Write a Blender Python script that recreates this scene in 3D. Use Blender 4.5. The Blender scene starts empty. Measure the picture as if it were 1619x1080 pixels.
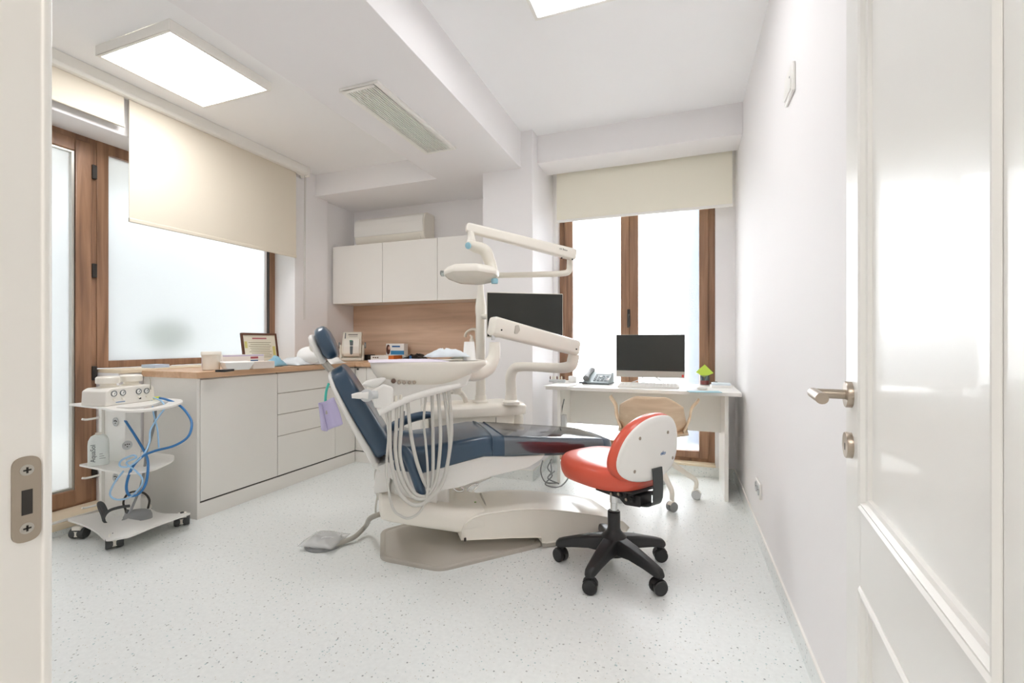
import bpy, bmesh, random
from math import *
from mathutils import Vector, Matrix, noise
random.seed(7)
SC = bpy.context.scene
COL = SC.collection
# ------------------------------------------------------------------ camera model (used to read real positions off the photo)
F = 716.; YAW = .3583; H = 1.10
_c, _s = cos(YAW), sin(YAW)
def ray(u, v):
    a = (u-809.5)/F; b = (540-v)/F
    return Vector((_c*a-_s, _s*a+_c, b))
CAM = Vector((0, 0, H))
def PZ(u, v, z): r = ray(u, v); return CAM+r*((z-H)/r.z)
def PX(u, v, x): r = ray(u, v); return CAM+r*(x/r.x)
def PY(u, v, y): r = ray(u, v); return CAM+r*(y/r.y)
def PD(u, v, d): return CAM+ray(u, v)*d
AX = radians(38); CA, SA = cos(AX), sin(AX)          # direction of the dental chair in plan
def PT(u, v, t):
    r = ray(u, v); return CAM+r*(t/(r.x*SA-r.y*CA))
MCH = Matrix(((CA, SA, 0, 0), (SA, -CA, 0, 0), (0, 0, 1, 0), (0, 0, 0, 1)))   # (s,t,z) -> world
# ------------------------------------------------------------------ materials
def lin(c):
    return tuple((x/255/12.92 if x/255 <= .04045 else ((x/255+.055)/1.055)**2.4) for x in c)+(1,)
MATS = {}
def mat(name, col, rough=.5, metal=0, coat=0, trans=0, alpha=1, spec=.5, emit=None, es=0, sub=0):
    if name in MATS: return MATS[name]
    m = bpy.data.materials.new(name); m.use_nodes = True
    b = m.node_tree.nodes['Principled BSDF']
    b.inputs['Base Color'].default_value = lin(col)
    b.inputs['Roughness'].default_value = rough
    b.inputs['Metallic'].default_value = metal
    b.inputs['Coat Weight'].default_value = coat
    b.inputs['Transmission Weight'].default_value = trans
    b.inputs['Alpha'].default_value = alpha
    b.inputs['Specular IOR Level'].default_value = spec
    if emit:
        b.inputs['Emission Color'].default_value = lin(emit); b.inputs['Emission Strength'].default_value = es
    MATS[name] = m
    return m
def nodes(m): return m.node_tree.nodes, m.node_tree.links
def ramp(n, stops):
    r = n.new('ShaderNodeValToRGB'); e = r.color_ramp.elements
    while len(e) < len(stops): e.new(.5)
    for i, (p, c) in enumerate(stops): e[i].position = p; e[i].color = lin(c) if len(c) == 3 else c
    return r
def wood(name, dark, mid, light, axis='X', rough=.5, scale=1.0):
    m = mat(name, mid, rough); n, l = nodes(m); b = n['Principled BSDF']
    tc = n.new('ShaderNodeTexCoord'); mp = n.new('ShaderNodeMapping')
    sc = [14*scale]*3; sc['XYZ'.index(axis)] = .9*scale
    mp.inputs['Scale'].default_value = sc
    l.new(tc.outputs['Object'], mp.inputs['Vector'])
    a = n.new('ShaderNodeTexNoise'); a.inputs['Scale'].default_value = 1.6; a.inputs['Detail'].default_value = 7; a.inputs['Distortion'].default_value = .7
    l.new(mp.outputs[0], a.inputs['Vector'])
    r = ramp(n, [(.25, dark), (.5, mid), (.75, light)])
    l.new(a.outputs['Fac'], r.inputs['Fac']); l.new(r.outputs['Color'], b.inputs['Base Color'])
    bp = n.new('ShaderNodeBump'); bp.inputs['Strength'].default_value = .05
    l.new(a.outputs['Fac'], bp.inputs['Height']); l.new(bp.outputs[0], b.inputs['Normal'])
    return m
def plaster(name, col):
    m = mat(name, col, .75); n, l = nodes(m); b = n['Principled BSDF']
    a = n.new('ShaderNodeTexNoise'); a.inputs['Scale'].default_value = 180; a.inputs['Detail'].default_value = 3
    tc = n.new('ShaderNodeTexCoord'); l.new(tc.outputs['Object'], a.inputs['Vector'])
    bp = n.new('ShaderNodeBump'); bp.inputs['Strength'].default_value = .04; bp.inputs['Distance'].default_value = .002
    l.new(a.outputs['Fac'], bp.inputs['Height']); l.new(bp.outputs[0], b.inputs['Normal'])
    return m
M_wall = plaster('wall_paint', (240, 238, 238))
M_ceil = plaster('ceiling_paint', (246, 246, 246))
def floor_mat():
    m = mat('speckled_vinyl', (222, 222, 214), .38); n, l = nodes(m); b = n['Principled BSDF']
    tc = n.new('ShaderNodeTexCoord')
    base = n.new('ShaderNodeTexNoise'); base.inputs['Scale'].default_value = 60; base.inputs['Detail'].default_value = 4
    l.new(tc.outputs['Object'], base.inputs['Vector'])
    r = ramp(n, [(.3, (229, 232, 230)), (.7, (236, 239, 237))]); l.new(base.outputs['Fac'], r.inputs['Fac'])
    prev = r.outputs['Color']
    for sc, thr, keep, cols in ((58, .20, .66, ((176, 178, 174), (178, 198, 198), (150, 154, 154))), (100, .20, .70, ((200, 198, 188), (186, 200, 201), (210, 204, 190)))):
        v = n.new('ShaderNodeTexVoronoi'); v.inputs['Scale'].default_value = sc; v.voronoi_dimensions = '3D'
        l.new(tc.outputs['Object'], v.inputs['Vector'])
        d = n.new('ShaderNodeMath'); d.operation = 'LESS_THAN'; d.inputs[1].default_value = thr
        l.new(v.outputs['Distance'], d.inputs[0])
        sp = n.new('ShaderNodeSeparateColor'); l.new(v.outputs['Color'], sp.inputs[0])
        g = n.new('ShaderNodeMath'); g.operation = 'GREATER_THAN'; g.inputs[1].default_value = keep; l.new(sp.outputs[0], g.inputs[0])
        mu = n.new('ShaderNodeMath'); mu.operation = 'MULTIPLY'; l.new(d.outputs[0], mu.inputs[0]); l.new(g.outputs[0], mu.inputs[1])
        cr = ramp(n, [(0, cols[0]), (.4, cols[1]), (.8, cols[2])]); cr.color_ramp.interpolation = 'CONSTANT'; l.new(sp.outputs[1], cr.inputs['Fac'])
        mx = n.new('ShaderNodeMix'); mx.data_type = 'RGBA'
        l.new(mu.outputs[0], mx.inputs['Factor']); l.new(prev, mx.inputs[6]); l.new(cr.outputs['Color'], mx.inputs[7]); prev = mx.outputs[2]
    l.new(prev, b.inputs['Base Color'])
    return m
M_floor = floor_mat()
M_trimw = mat('white_trim', (240, 238, 232), .4)
M_lacq = mat('white_lacquer', (238, 236, 231), .28)
M_door = mat('white_door_paint', (238, 237, 233), .36, coat=.12)
M_cab = mat('white_cabinet_laminate', (232, 229, 223), .4)
M_gap = mat('dark_gap', (60, 56, 52), .8)
M_frame = wood('brown_window_wood', (112, 82, 62), (146, 110, 84), (170, 132, 104), 'Z', .4)
M_oaktop = wood('oak_worktop', (192, 152, 118), (206, 168, 134), (216, 182, 150), 'Y', .45)
M_splash = wood('oak_splashback', (194, 164, 138), (214, 184, 158), (228, 202, 178), 'X', .5, .7)
M_ply = wood('oak_ply_shell', (218, 192, 160), (230, 206, 176), (238, 218, 192), 'X', .5)
M_sill = mat('cream_stone_sill', (226, 210, 184), .5)
M_blind = mat('cream_blind_fabric', (221, 212, 195), .85)
M_alum = mat('brushed_aluminium', (190, 186, 178), .35, .9)
M_nickel = mat('satin_nickel', (176, 164, 150), .32, 1)
M_chrome = mat('chrome', (215, 215, 215), .12, 1)
M_dark = mat('dark_metal', (58, 54, 50), .5, .3)
M_black = mat('black_plastic', (34, 34, 35), .42)
M_blackg = mat('black_gloss', (42, 44, 40), .12)
M_navy = mat('navy_upholstery', (52, 76, 98), .32, coat=.35)
M_white = mat('warm_white_plastic', (238, 233, 222), .3)
M_shell = mat('white_shell', (236, 234, 229), .28)
M_ivory = mat('ivory_plastic', (226, 221, 208), .4)
M_greyp = mat('grey_plate', (184, 178, 168), .45)
M_hose = mat('grey_hose', (206, 204, 197), .4)
M_red = mat('coral_red_vinyl', (214, 88, 64), .38, coat=.15)
M_rubber = mat('dark_rubber', (70, 72, 72), .6)
M_grey = mat('mid_grey', (140, 142, 142), .5)
M_lgrey = mat('light_grey', (200, 202, 202), .5)
M_paper = mat('paper_white', (244, 243, 240), .7)
M_lilac = mat('lilac_paper', (202, 194, 228), .8)
M_lilac2 = mat('pale_lilac_paper', (234, 226, 238), .8)
M_teal = mat('teal_strap', (80, 200, 184), .4)
M_bluet = mat('pale_blue_tissue', (226, 234, 240), .8)
M_bluec = mat('blue_cloth', (140, 186, 206), .8)
M_blueh = mat('blue_hose', (50, 118, 178), .35)
M_lblueh = mat('light_blue_hose', (160, 200, 232), .35)
M_blue = mat('box_blue', (60, 140, 190), .5)
M_dblue = mat('ink_blue', (60, 110, 165), .5)
M_orange = mat('orange', (226, 120, 50), .5)
M_green = mat('lime_note', (196, 222, 84), .7)
M_redp = mat('red_plastic', (206, 72, 66), .45)
M_brown = mat('brown_frame', (96, 60, 44), .5)
M_cream = mat('cream_paper', (234, 230, 212), .7)
M_pink = mat('rose_print', (176, 90, 100), .6)
M_skin = mat('print_skin', (214, 170, 150), .6)
M_hair = mat('print_brown_hair', (96, 56, 44), .6)
M_yellow = mat('yellow', (222, 222, 60), .5)
M_sky = mat('pale_blue_mat', (150, 196, 210), .5)
M_slate = mat('slate_plastic', (96, 104, 106), .45)
M_phone = mat('blue_grey_plastic', (150, 162, 164), .4)
M_led = mat('led_diffuser', (255, 255, 255), .5, emit=(253, 253, 255), es=7.8)
M_clear = None
def glass_mat(name, col, trans_mix, gloss=.06, rough=.05):
    m = bpy.data.materials.new(name); m.use_nodes = True; n, l = nodes(m); n.clear()
    o = n.new('ShaderNodeOutputMaterial'); t = n.new('ShaderNodeBsdfTransparent'); t.inputs['Color'].default_value = lin(col)
    g = n.new('ShaderNodeBsdfGlossy'); g.inputs['Roughness'].default_value = rough
    f = n.new('ShaderNodeFresnel'); f.inputs['IOR'].default_value = 1.45
    ad = n.new('ShaderNodeMath'); ad.operation = 'ADD'; ad.inputs[1].default_value = gloss; l.new(f.outputs[0], ad.inputs[0])
    x = n.new('ShaderNodeMixShader'); l.new(ad.outputs[0], x.inputs[0]); l.new(t.outputs[0], x.inputs[1]); l.new(g.outputs[0], x.inputs[2])
    l.new(x.outputs[0], o.inputs[0]); return m
M_film = glass_mat('clear_plastic_film', (252, 252, 252), 1, .13, .09)
M_clear = glass_mat('clear_plastic', (225, 232, 232), 1, .05, .15)
def wrap_mat():
    m = bpy.data.materials.new('clear_wrap'); m.use_nodes = True; n, l = nodes(m); n.clear()
    o = n.new('ShaderNodeOutputMaterial'); t = n.new('ShaderNodeBsdfTransparent'); g = n.new('ShaderNodeBsdfPrincipled')
    g.inputs['Base Color'].default_value = lin((226, 226, 224)); g.inputs['Roughness'].default_value = .15
    x = n.new('ShaderNodeMixShader'); x.inputs[0].default_value = .45; l.new(t.outputs[0], x.inputs[1]); l.new(g.outputs[0], x.inputs[2]); l.new(x.outputs[0], o.inputs[0]); return m
M_wrap = wrap_mat()
def frosted(nm, mixt, rough):
    m = bpy.data.materials.new(nm); m.use_nodes = True; n, l = nodes(m); n.clear()
    o = n.new('ShaderNodeOutputMaterial')
    r = n.new('ShaderNodeBsdfRefraction'); r.inputs['Roughness'].default_value = rough; r.inputs['IOR'].default_value = 1.3; r.inputs['Color'].default_value = (.98, .985, .99, 1)
    t = n.new('ShaderNodeBsdfTranslucent'); t.inputs['Color'].default_value = (.93, .94, .95, 1)
    g = n.new('ShaderNodeBsdfGlossy'); g.inputs['Roughness'].default_value = .15
    x = n.new('ShaderNodeMixShader'); x.inputs[0].default_value = mixt
    l.new(r.outputs[0], x.inputs[1]); l.new(t.outputs[0], x.inputs[2])
    y = n.new('ShaderNodeMixShader'); y.inputs[0].default_value = .04
    l.new(x.outputs[0], y.inputs[1]); l.new(g.outputs[0], y.inputs[2]); l.new(y.outputs[0], o.inputs[0])
    return m
M_frost = frosted('frosted_glass', .35, .38); M_frost2 = frosted('satin_glass', .07, .26)
M_bottle = mat('milky_plastic', (226, 232, 228), .35)
M_leaf = mat('leaf_green', (70, 110, 66), .6)
M_conc = mat('pale_concrete', (196, 194, 188), .8)
M_facade = mat('blue_grey_facade', (86, 94, 110), .8)

# ------------------------------------------------------------------ mesh builder
def catmull(pts, k):
    pts = [Vector(p) for p in pts]
    if len(pts) < 3 or k < 2: return pts
    out = []
    for i in range(len(pts)-1):
        p0 = pts[i-1] if i else pts[0]*2-pts[1]
        p1, p2 = pts[i], pts[i+1]
        p3 = pts[i+2] if i+2 < len(pts) else pts[-1]*2-pts[-2]
        for j in range(k):
            t = j/k
            out.append(.5*((2*p1)+(p2-p0)*t+(2*p0-5*p1+4*p2-p3)*t*t+(3*p1-p0-3*p2+p3)*t**3))
    out.append(pts[-1]); return out
def fillet(poly, rad, n=5):
    """round the corners of a 2-D polygon; rad = number or list"""
    out = []; N = len(poly)
    for i, p in enumerate(poly):
        r = rad[i] if isinstance(rad, (list, tuple)) else rad
        p = Vector(p); a = Vector(poly[i-1]); b = Vector(poly[(i+1) % N])
        if r <= 0: out.append(p); continue
        da, db = (a-p), (b-p); r_ = min(r, da.length*.49, db.length*.49)
        q0, q1 = p+da.normalized()*r_, p+db.normalized()*r_
        for j in range(n+1):
            t = j/n; out.append(q0*(1-t)**2+p*2*t*(1-t)+q1*t*t)
    return [tuple(v) for v in out]
def supel(rx, ry, e=2.6, n=40):
    o = []
    for i in range(n):
        a = 2*pi*i/n; c, s = cos(a), sin(a)
        o.append((rx*copysign(abs(c)**(2/e), c), ry*copysign(abs(s)**(2/e), s)))
    return o
def ROOTOF(o):
    while o.parent: o = o.parent
    return o
class MB:
    def __init__(self, M=None): self.bm = bmesh.new(); self.M = M or Matrix.Identity(4)
    def v(self, p): return self.bm.verts.new(self.M @ Vector(p))
    def face(self, vs):
        try: return self.bm.faces.new(vs)
        except ValueError: return None
    def box(self, x0, x1, y0, y1, z0, z1):
        v = [self.v((x, y, z)) for z in (z0, z1) for y in (y0, y1) for x in (x0, x1)]
        for f in ((0, 2, 3, 1), (4, 5, 7, 6), (0, 1, 5, 4), (2, 6, 7, 3), (0, 4, 6, 2), (1, 3, 7, 5)): self.face([v[i] for i in f])
        return self
    def hexa(self, pts):        # 8 corners, same order as box
        v = [self.v(p) for p in pts]
        for f in ((0, 2, 3, 1), (4, 5, 7, 6), (0, 1, 5, 4), (2, 6, 7, 3), (0, 4, 6, 2), (1, 3, 7, 5)): self.face([v[i] for i in f])
        return self
    def loft(self, rings, caps=True, close=True):
        R = [[self.v(p) for p in r] for r in rings]; n = len(R[0])
        for a, b in zip(R, R[1:]):
            for i in range(n if close else n-1): self.face([a[i], a[(i+1) % n], b[(i+1) % n], b[i]])
        if caps: self.face(R[0][::-1]); self.face(R[-1])
        return self
    def prism(self, poly, a, b, plane='xy'):
        f = {'xy': lambda p, w: (p[0], p[1], w), 'xz': lambda p, w: (p[0], w, p[1]), 'yz': lambda p, w: (w, p[0], p[1])}[plane]
        return self.loft([[f(p, a) for p in poly], [f(p, b) for p in poly]])
    def tube(self, pts, r, n=10, k=6, caps=True, flat=None):
        P = catmull(pts, k); m = len(P)
        rr = r if isinstance(r, (list, tuple)) else None
        rings = []; up = None
        for i, p in enumerate(P):
            t = (P[min(i+1, m-1)]-P[max(i-1, 0)]).normalized()
            if up is None:
                up = Vector((0, 0, 1)) if abs(t.z) < .9 else Vector((1, 0, 0))
            x = (up-t*up.dot(t)).normalized(); y = t.cross(x); up = x
            if rr:
                q = i/(m-1)*(len(rr)-1); j = min(int(q), len(rr)-2); ra = rr[j]+(rr[j+1]-rr[j])*(q-j)
            else: ra = r
            fy = flat or 1
            rings.append([p+x*ra*cos(2*pi*a/n)+y*ra*fy*sin(2*pi*a/n) for a in range(n)])
        return self.loft(rings, caps)
    def cyl(self, p0, p1, r0, r1=None, n=24): return self.tube([p0, p1], [r0, r1 if r1 is not None else r0], n, 1)
    def lathe(self, prof, c=(0, 0, 0), n=32, ax=None):
        c = Vector(c)
        if ax is None: X, Y, Z = Vector((1, 0, 0)), Vector((0, 1, 0)), Vector((0, 0, 1))
        else:
            Z = Vector(ax).normalized(); X = Z.orthogonal().normalized(); Y = Z.cross(X)
        return self.loft([[c+X*r*cos(2*pi*i/n)+Y*r*sin(2*pi*i/n)+Z*z for i in range(n)] for r, z in ((max(r, 1e-4), z) for r, z in prof)])
    def ell(self, c, rx, ry, rz, n=20, m=12):
        c = Vector(c)
        return self.loft([[c+Vector((rx*sin(pi*j/m)*cos(2*pi*i/n), ry*sin(pi*j/m)*sin(2*pi*i/n), -rz*cos(pi*j/m))) for i in range(n)] for j in [.02]+list(range(1, m))+[m-.02]])
    def grid(self, fn, nu, nv, th=None):
        V = [[self.v(fn(i/nu, j/nv)) for j in range(nv+1)] for i in range(nu+1)]
        for i in range(nu):
            for j in range(nv): self.face([V[i][j], V[i+1][j], V[i+1][j+1], V[i][j+1]])
        return self
    def build(self, name, m, parent=None, bevel=0, seg=2, sub=0, angle=38, solid=0, label=None, origin=None):
        bm = self.bm
        bmesh.ops.remove_doubles(bm, verts=bm.verts, dist=1e-6)
        bmesh.ops.recalc_face_normals(bm, faces=bm.faces)
        if parent is not None: og = ROOTOF(parent).location.copy()
        elif origin is not None: og = Vector(origin)
        else:
            xs = [v.co for v in bm.verts]
            og = Vector(((min(p.x for p in xs)+max(p.x for p in xs))/2, (min(p.y for p in xs)+max(p.y for p in xs))/2, min(p.z for p in xs)))
        for v in bm.verts: v.co -= og
        me = bpy.data.meshes.new(name); bm.to_mesh(me); bm.free()
        me.polygons.foreach_set('use_smooth', [True]*len(me.polygons)); me.set_sharp_from_angle(angle=radians(angle))
        me.materials.append(m)
        o = bpy.data.objects.new(name, me); COL.objects.link(o)
        if parent is not None: o.parent = parent
        else: o.location = og
        if solid:
            md = o.modifiers.new('thick', 'SOLIDIFY'); md.thickness = solid; md.offset = 0
        if bevel:
            md = o.modifiers.new('bevel', 'BEVEL'); md.width = bevel; md.segments = seg; md.limit_method = 'ANGLE'; md.angle_limit = radians(30); md.harden_normals = False
        if sub:
            md = o.modifiers.new('sub', 'SUBSURF'); md.levels = sub; md.render_levels = sub
        if label: o['label'] = label
        return o
def tag(o, label, cat, group=None, kind=None):
    o['label'] = label; o['category'] = cat
    if group: o['group'] = group
    if kind: o['kind'] = kind
    return o
def thing(name, label, cat, loc, group=None, kind=None):
    o = bpy.data.objects.new(name, None); COL.objects.link(o); o.location = Vector(loc); o.empty_display_size = .05
    return tag(o, label, cat, group, kind)
def st(o, label, cat): return tag(o, label, cat, kind='structure')
def text(body, size, M, m, parent, name='lettering', ext=.0006, shear=0):
    cu = bpy.data.curves.new('t', 'FONT'); cu.body = body; cu.size = size; cu.extrude = ext; cu.align_x = 'CENTER'; cu.align_y = 'CENTER'; cu.shear = shear
    t = bpy.data.objects.new('t', cu); COL.objects.link(t)
    me = bpy.data.meshes.new_from_object(t.evaluated_get(bpy.context.evaluated_depsgraph_get()))
    bpy.data.objects.remove(t); bpy.data.curves.remove(cu)
    me.transform(M); me.transform(Matrix.Translation(-ROOTOF(parent).location))
    me.materials.clear(); me.materials.append(m); me.name = name
    o = bpy.data.objects.new(name, me); COL.objects.link(o); o.parent = parent; return o
def frame_M(o, x, y):
    x = Vector(x).normalized(); y = Vector(y).normalized(); z = x.cross(y)
    return Matrix(((x.x, y.x, z.x, o[0]), (x.y, y.y, z.y, o[1]), (x.z, y.z, z.z, o[2]), (0, 0, 0, 1)))

# ================================================================== THE ROOM
XR, XL, YB = .40, -3.30, 4.0
st(MB().box(-3.6, .62, 0, 4.25, -.06, 0).box(-1.76, 1.36, -1.66, 0, -.06, 0).build('floor', M_floor, origin=(0, 0, 0)), 'pale speckled vinyl floor of the surgery', 'floor')
st(MB().box(XR, XR+.16, .2, 4.2, 0, 2.85).build('wall_right', M_wall), 'plain off-white right-hand wall beside the open door', 'wall')
b = MB()
b.box(-3.60, XL, .2, 3.17, 2.40, 2.78)
b.box(-3.60, -3.32, 1.80, 3.17, 0, .90)
b.box(-3.60, XL, 3.17, 3.58, 0, 2.78); b.box(-3.60, -3.326, 3.58, 4.2, 0, 2.78)
b.box(-3.60, XL, .0, .90, 0, 2.40); b.box(-3.60, XL, .90, 1.80, 0, .035)
st(b.build('wall_left', M_wall, bevel=.003), 'off-white left wall around the wide frosted window', 'wall')
b = MB()
b.box(-3.60, -1.53, YB, YB+.2, 0, 2.78); b.box(-1.12, -1.052, YB, YB+.2, 0, 2.78); b.box(.256, XR, YB, YB+.2, 0, 2.78)
b.box(-1.052, .256, YB, YB+.2, 0, .085); b.box(-1.052, .256, YB, YB+.2, 2.35, 2.78)
st(b.build('wall_back', M_wall), 'off-white back wall behind the cabinets and desk', 'wall')
st(MB().box(-1.53, -1.10, 3.40, 4.2, 0, 2.78).build('column', M_wall, bevel=.004), 'square off-white column between wall cabinets and desk', 'column')
st(MB().box(-3.62, .58, -.1, 4.25, 2.77, 2.86).box(-3.60, -1.90, .0, 4.0, 2.70, 2.80).build('ceiling', M_ceil), 'off-white ceiling with the two lit panels', 'ceiling')
st(MB().box(-1.95, -1.196, .0, 4.0, 2.48, 2.80).build('beam', M_wall, bevel=.003), 'long boxed soffit holding the air vent, running to the column', 'beam')
st(MB().box(-3.58, -1.95, 3.415, 4.0, 2.495, 2.80).build('beam', M_wall, bevel=.003), 'boxed soffit over the wall-mounted air conditioner', 'beam')
st(MB().box(-1.10, XR, 3.52, 3.81, 2.548, 2.80).build('beam', M_wall, bevel=.003), 'beam across the ceiling above the desk window', 'beam')
b = MB().box(-3.60, -.50, .0, .198, 0, 2.80).box(.32, .56, .0, .198, 0, 2.80).box(-.50, .32, .0, .198, 2.12, 2.80)
st(b.build('wall_front', M_wall), 'entrance wall around the doorway', 'wall')
st(MB().box(-1.7, 1.3, -1.66, -1.6, 0, 2.6).box(-1.76, -1.7, -1.6, 0, 0, 2.6).box(1.3, 1.36, -1.6, 0, 0, 2.6).box(-1.7, 1.3, -1.6, 0, 2.55, 2.62).box(.55, 1.36, 0, .05, 0, 2.6).build('wall_corridor', M_wall), 'unseen corridor walls behind the doorway, added to block sky light', 'wall')  # unseen enclosure, added to keep sky light off the doorway jamb
# coved vinyl skirting with its white cap strip
def skirting(name, label, segs):
    b = MB(); c = MB()
    for x0, x1, y0, y1 in segs:
        b.box(x0, x1, y0, y1, 0, .08); c.box(x0, x1, y0, y1, .08, .087)
    o = b.build(name, M_floor, origin=(0, 0, 0)); c.build('cap_strip', M_trimw, o); st(o, label, 'skirting')
skirting('baseboard_right', 'speckled vinyl skirting along the right wall', [(XR-.008, XR, .2, 4.0)])
skirting('baseboard_back', 'speckled vinyl skirting round the column and under the desk window', [(-1.10, XR-.008, YB-.008, YB), (-1.53, -1.092, 3.392, 3.40), (-1.10, -1.092, 3.40, YB-.008)])
skirting('baseboard_left', 'speckled vinyl skirting below the glazed balcony door', [(XL, XL+.008, .2, 1.93)])

# ---------------- left window and glazed door (frosted)
XF = -3.54
def yL(u): r = ray(u, 540); return XF*r.y/r.x
def rail_frame(b, y0, y1, z0, z1, w, x0, x1, wb=None, wt=None):
    wb = wb or w; wt = wt or w
    b.box(x0, x1, y0, y0+w, z0, z1); b.box(x0, x1, y1-w, y1, z0, z1)
    b.box(x0, x1, y0+w, y1-w, z0, z0+wb); b.box(x0, x1, y0+w, y1-w, z1-wt, z1)
win = thing('window_1', 'wide frosted window with brown wooden frame above the counter', 'window', (XF, 2.48, .925), kind='structure')
b = MB(); rail_frame(b, yL(153), 3.172, .928, 2.40, .066, -3.60, XF, .045, .07)
b.build('frame', M_frame, win, bevel=.004)
b = MB(); b.box(-3.572, -3.566, yL(153)+.06, 3.11, .965, 2.335); b.build('pane', M_frost, win)
b = MB(); b.box(-3.566, XF+.002, 3.103, 3.109, .97, 2.33); b.build('gasket', M_dark, win)
b = MB(); b.box(XF, XL+.012, 1.80, 3.17, .897, .922); b.build('window_sill', M_sill, win, bevel=.004)
dr = thing('door_2', 'glazed balcony door with brown wooden frame and frosted pane', 'door', (XF, 1.35, .04), kind='structure')
b = MB(); rail_frame(b, .90, yL(152.6), .06, 2.40, .045, -3.60, XF, .03, .035); b.build('frame', M_frame, dr, bevel=.004)
b = MB(); rail_frame(b, .945, yL(144), .09, 2.365, .085, -3.59, XF+.012, .09, .08); b.build('door_leaf', M_frame, dr, bevel=.006)
b = MB(); rail_frame(b, 1.03, yL(117.5), .178, 2.288, .014, -3.575, XF+.002); b.build('glazing_bead', M_alum, dr)
b = MB(); b.box(-3.572, -3.566, 1.035, yL(115), .18, 2.285); b.build('pane', M_frost, dr)
b = MB(); b.box(XF-.04, XL+.02, .90, 1.80, .035, .075); b.build('threshold', M_sill, dr, bevel=.004)
for v in (272, 428, 590, 745):
    p = PX(149, v, XF+.015)
    MB().box(XF, XF+.022, p.y-.012, p.y+.014, p.z-.045, p.z+.045).build('hinge', M_dark, dr, bevel=.004)
# ---------------- desk window
YW = 4.06
w2 = thing('window_2', 'tall two-sash frosted window with brown frame behind the desk', 'window', (-.4, YW, .1), kind='structure')
def fr(b, x0, x1, z0, z1, w, y0, y1, wb=None):
    wb = wb or w
    b.box(x0, x0+w, y0, y1, z0, z1); b.box(x1-w, x1, y0, y1, z0, z1)
    b.box(x0+w, x1-w, y0, y1, z0, z0+wb); b.box(x0+w, x1-w, y0, y1, z1-w, z1)
b = MB(); fr(b, -1.052, .256, .10, 2.36, .05, YW, YW+.07, .03); b.build('frame', M_frame, w2, bevel=.004)
b = MB(); fr(b, -1.005, -.425, .13, 2.32, .075, YW-.015, YW+.05, .10); b.build('sash', M_frame, w2, bevel=.006)
b = MB(); fr(b, -.425, .208, .13, 2.32, .072, YW-.015, YW+.05, .06); b.build('sash', M_frame, w2, bevel=.006)
b = MB(); b.box(-.93, -.50, YW+.02, YW+.026, .22, 2.26); b.build('pane', M_frost2, w2)
b = MB(); b.box(-.355, .14, YW+.02, YW+.026, .18, 2.26); b.build('pane', M_frost2, w2)
b = MB(); p = PY(994, 500, YW-.02); b.box(p.x-.012, p.x+.012, YW-.022, YW-.014, 1.23, 1.38); b.cyl((p.x, YW-.02, 1.33), (p.x, YW-.06, 1.33), .008, n=12); b.tube([(p.x, YW-.055, 1.335), (p.x, YW-.06, 1.28), (p.x, YW-.055, 1.22)], .009, 10); b.build('window_handle', M_dark, w2, bevel=.002)
b = MB(); b.box(-1.052, .256, 3.975, YW, .085, .105); b.build('window_sill', M_sill, w2, bevel=.003)

# ---------------- roller blinds
def blind_left(y0, y1, zb, label, name='roller_blind'):
    t = thing(name, label, 'blind', (XL+.05, (y0+y1)/2, zb), 'cream roller blinds of the left wall')
    MB().box(XL+.045, XL+.049, y0, y1, zb+.02, 2.66).build('fabric', M_blind, t)
    b = MB(); b.prism(fillet([(XL+.040, zb), (XL+.054, zb), (XL+.054, zb+.026), (XL+.040, zb+.026)], .005), y0, y1, 'xz'); b.build('bottom_bar', M_blind, t)
    return t
pa = PX(204, 353, XL+.047); pb = PX(466.5, 406, XL+.047)
blind_left(pa.y, pb.y+.01, (pa.z+pb.z)/2, 'long cream roller blind half lowered over the wide window')
pa = PX(196, 201.5, XL+.047)
blind_left(.95, pa.y, pa.z, 'short cream roller blind rolled up above the glazed balcony door')
t = thing('blind_cassette', 'white blind headrail along the ceiling above the left window', 'headrail', (XL+.05, 1.8, 2.63))
pr = [(XL+.002, 2.70), (XL+.002, 2.632), (XL+.03, 2.622), (XL+.085, 2.622), (XL+.098, 2.64), (XL+.098, 2.70)]
MB().prism(fillet(pr, .006), .3, 3.235, 'xz').build('rail', M_trimw, t)
MB().box(XL, XL+.103, 3.23, 3.25, 2.612, 2.70).build('end_cap', M_trimw, t, bevel=.004)
b = MB()
for dy in (0, .012): b.tube([(XL+.06, 3.225+dy, 2.62), (XL+.055, 3.225+dy, 2.0), (XL+.05, 3.225+dy, 1.3)], .0022, 6, 3)
b.build('bead_chain', M_alum, t)
t = thing('roller_blind', 'cream roller blind half lowered over the desk window', 'blind', (-.33, 3.84, 2.13))
pa = PY(880, 352, 3.84); pb = PY(1158, 327, 3.84); zb = (pa.z+pb.z)/2
MB().box(pa.x, pb.x, 3.838, 3.842, zb+.015, 2.66).build('fabric', mat('ivory_blind_fabric', (240, 236, 220), .85), t)
MB().prism(fillet([(3.833, zb), (3.847, zb), (3.847, zb+.022), (3.833, zb+.022)], .004), pa.x-.006, pb.x+.004, 'yz').build('bottom_bar', M_trimw, t)
MB().cyl((pa.x-.02, 3.87, 2.66), (pb.x+.02, 3.87, 2.66), .025).build('roller_tube', M_trimw, t)
MB().tube([(pa.x-.012, 3.845, 2.66), (pa.x-.013, 3.84, 2.0), (pa.x-.012, 3.84, 1.4)], .0025, 6, 3).build('bead_chain', M_trimw, t)

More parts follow.
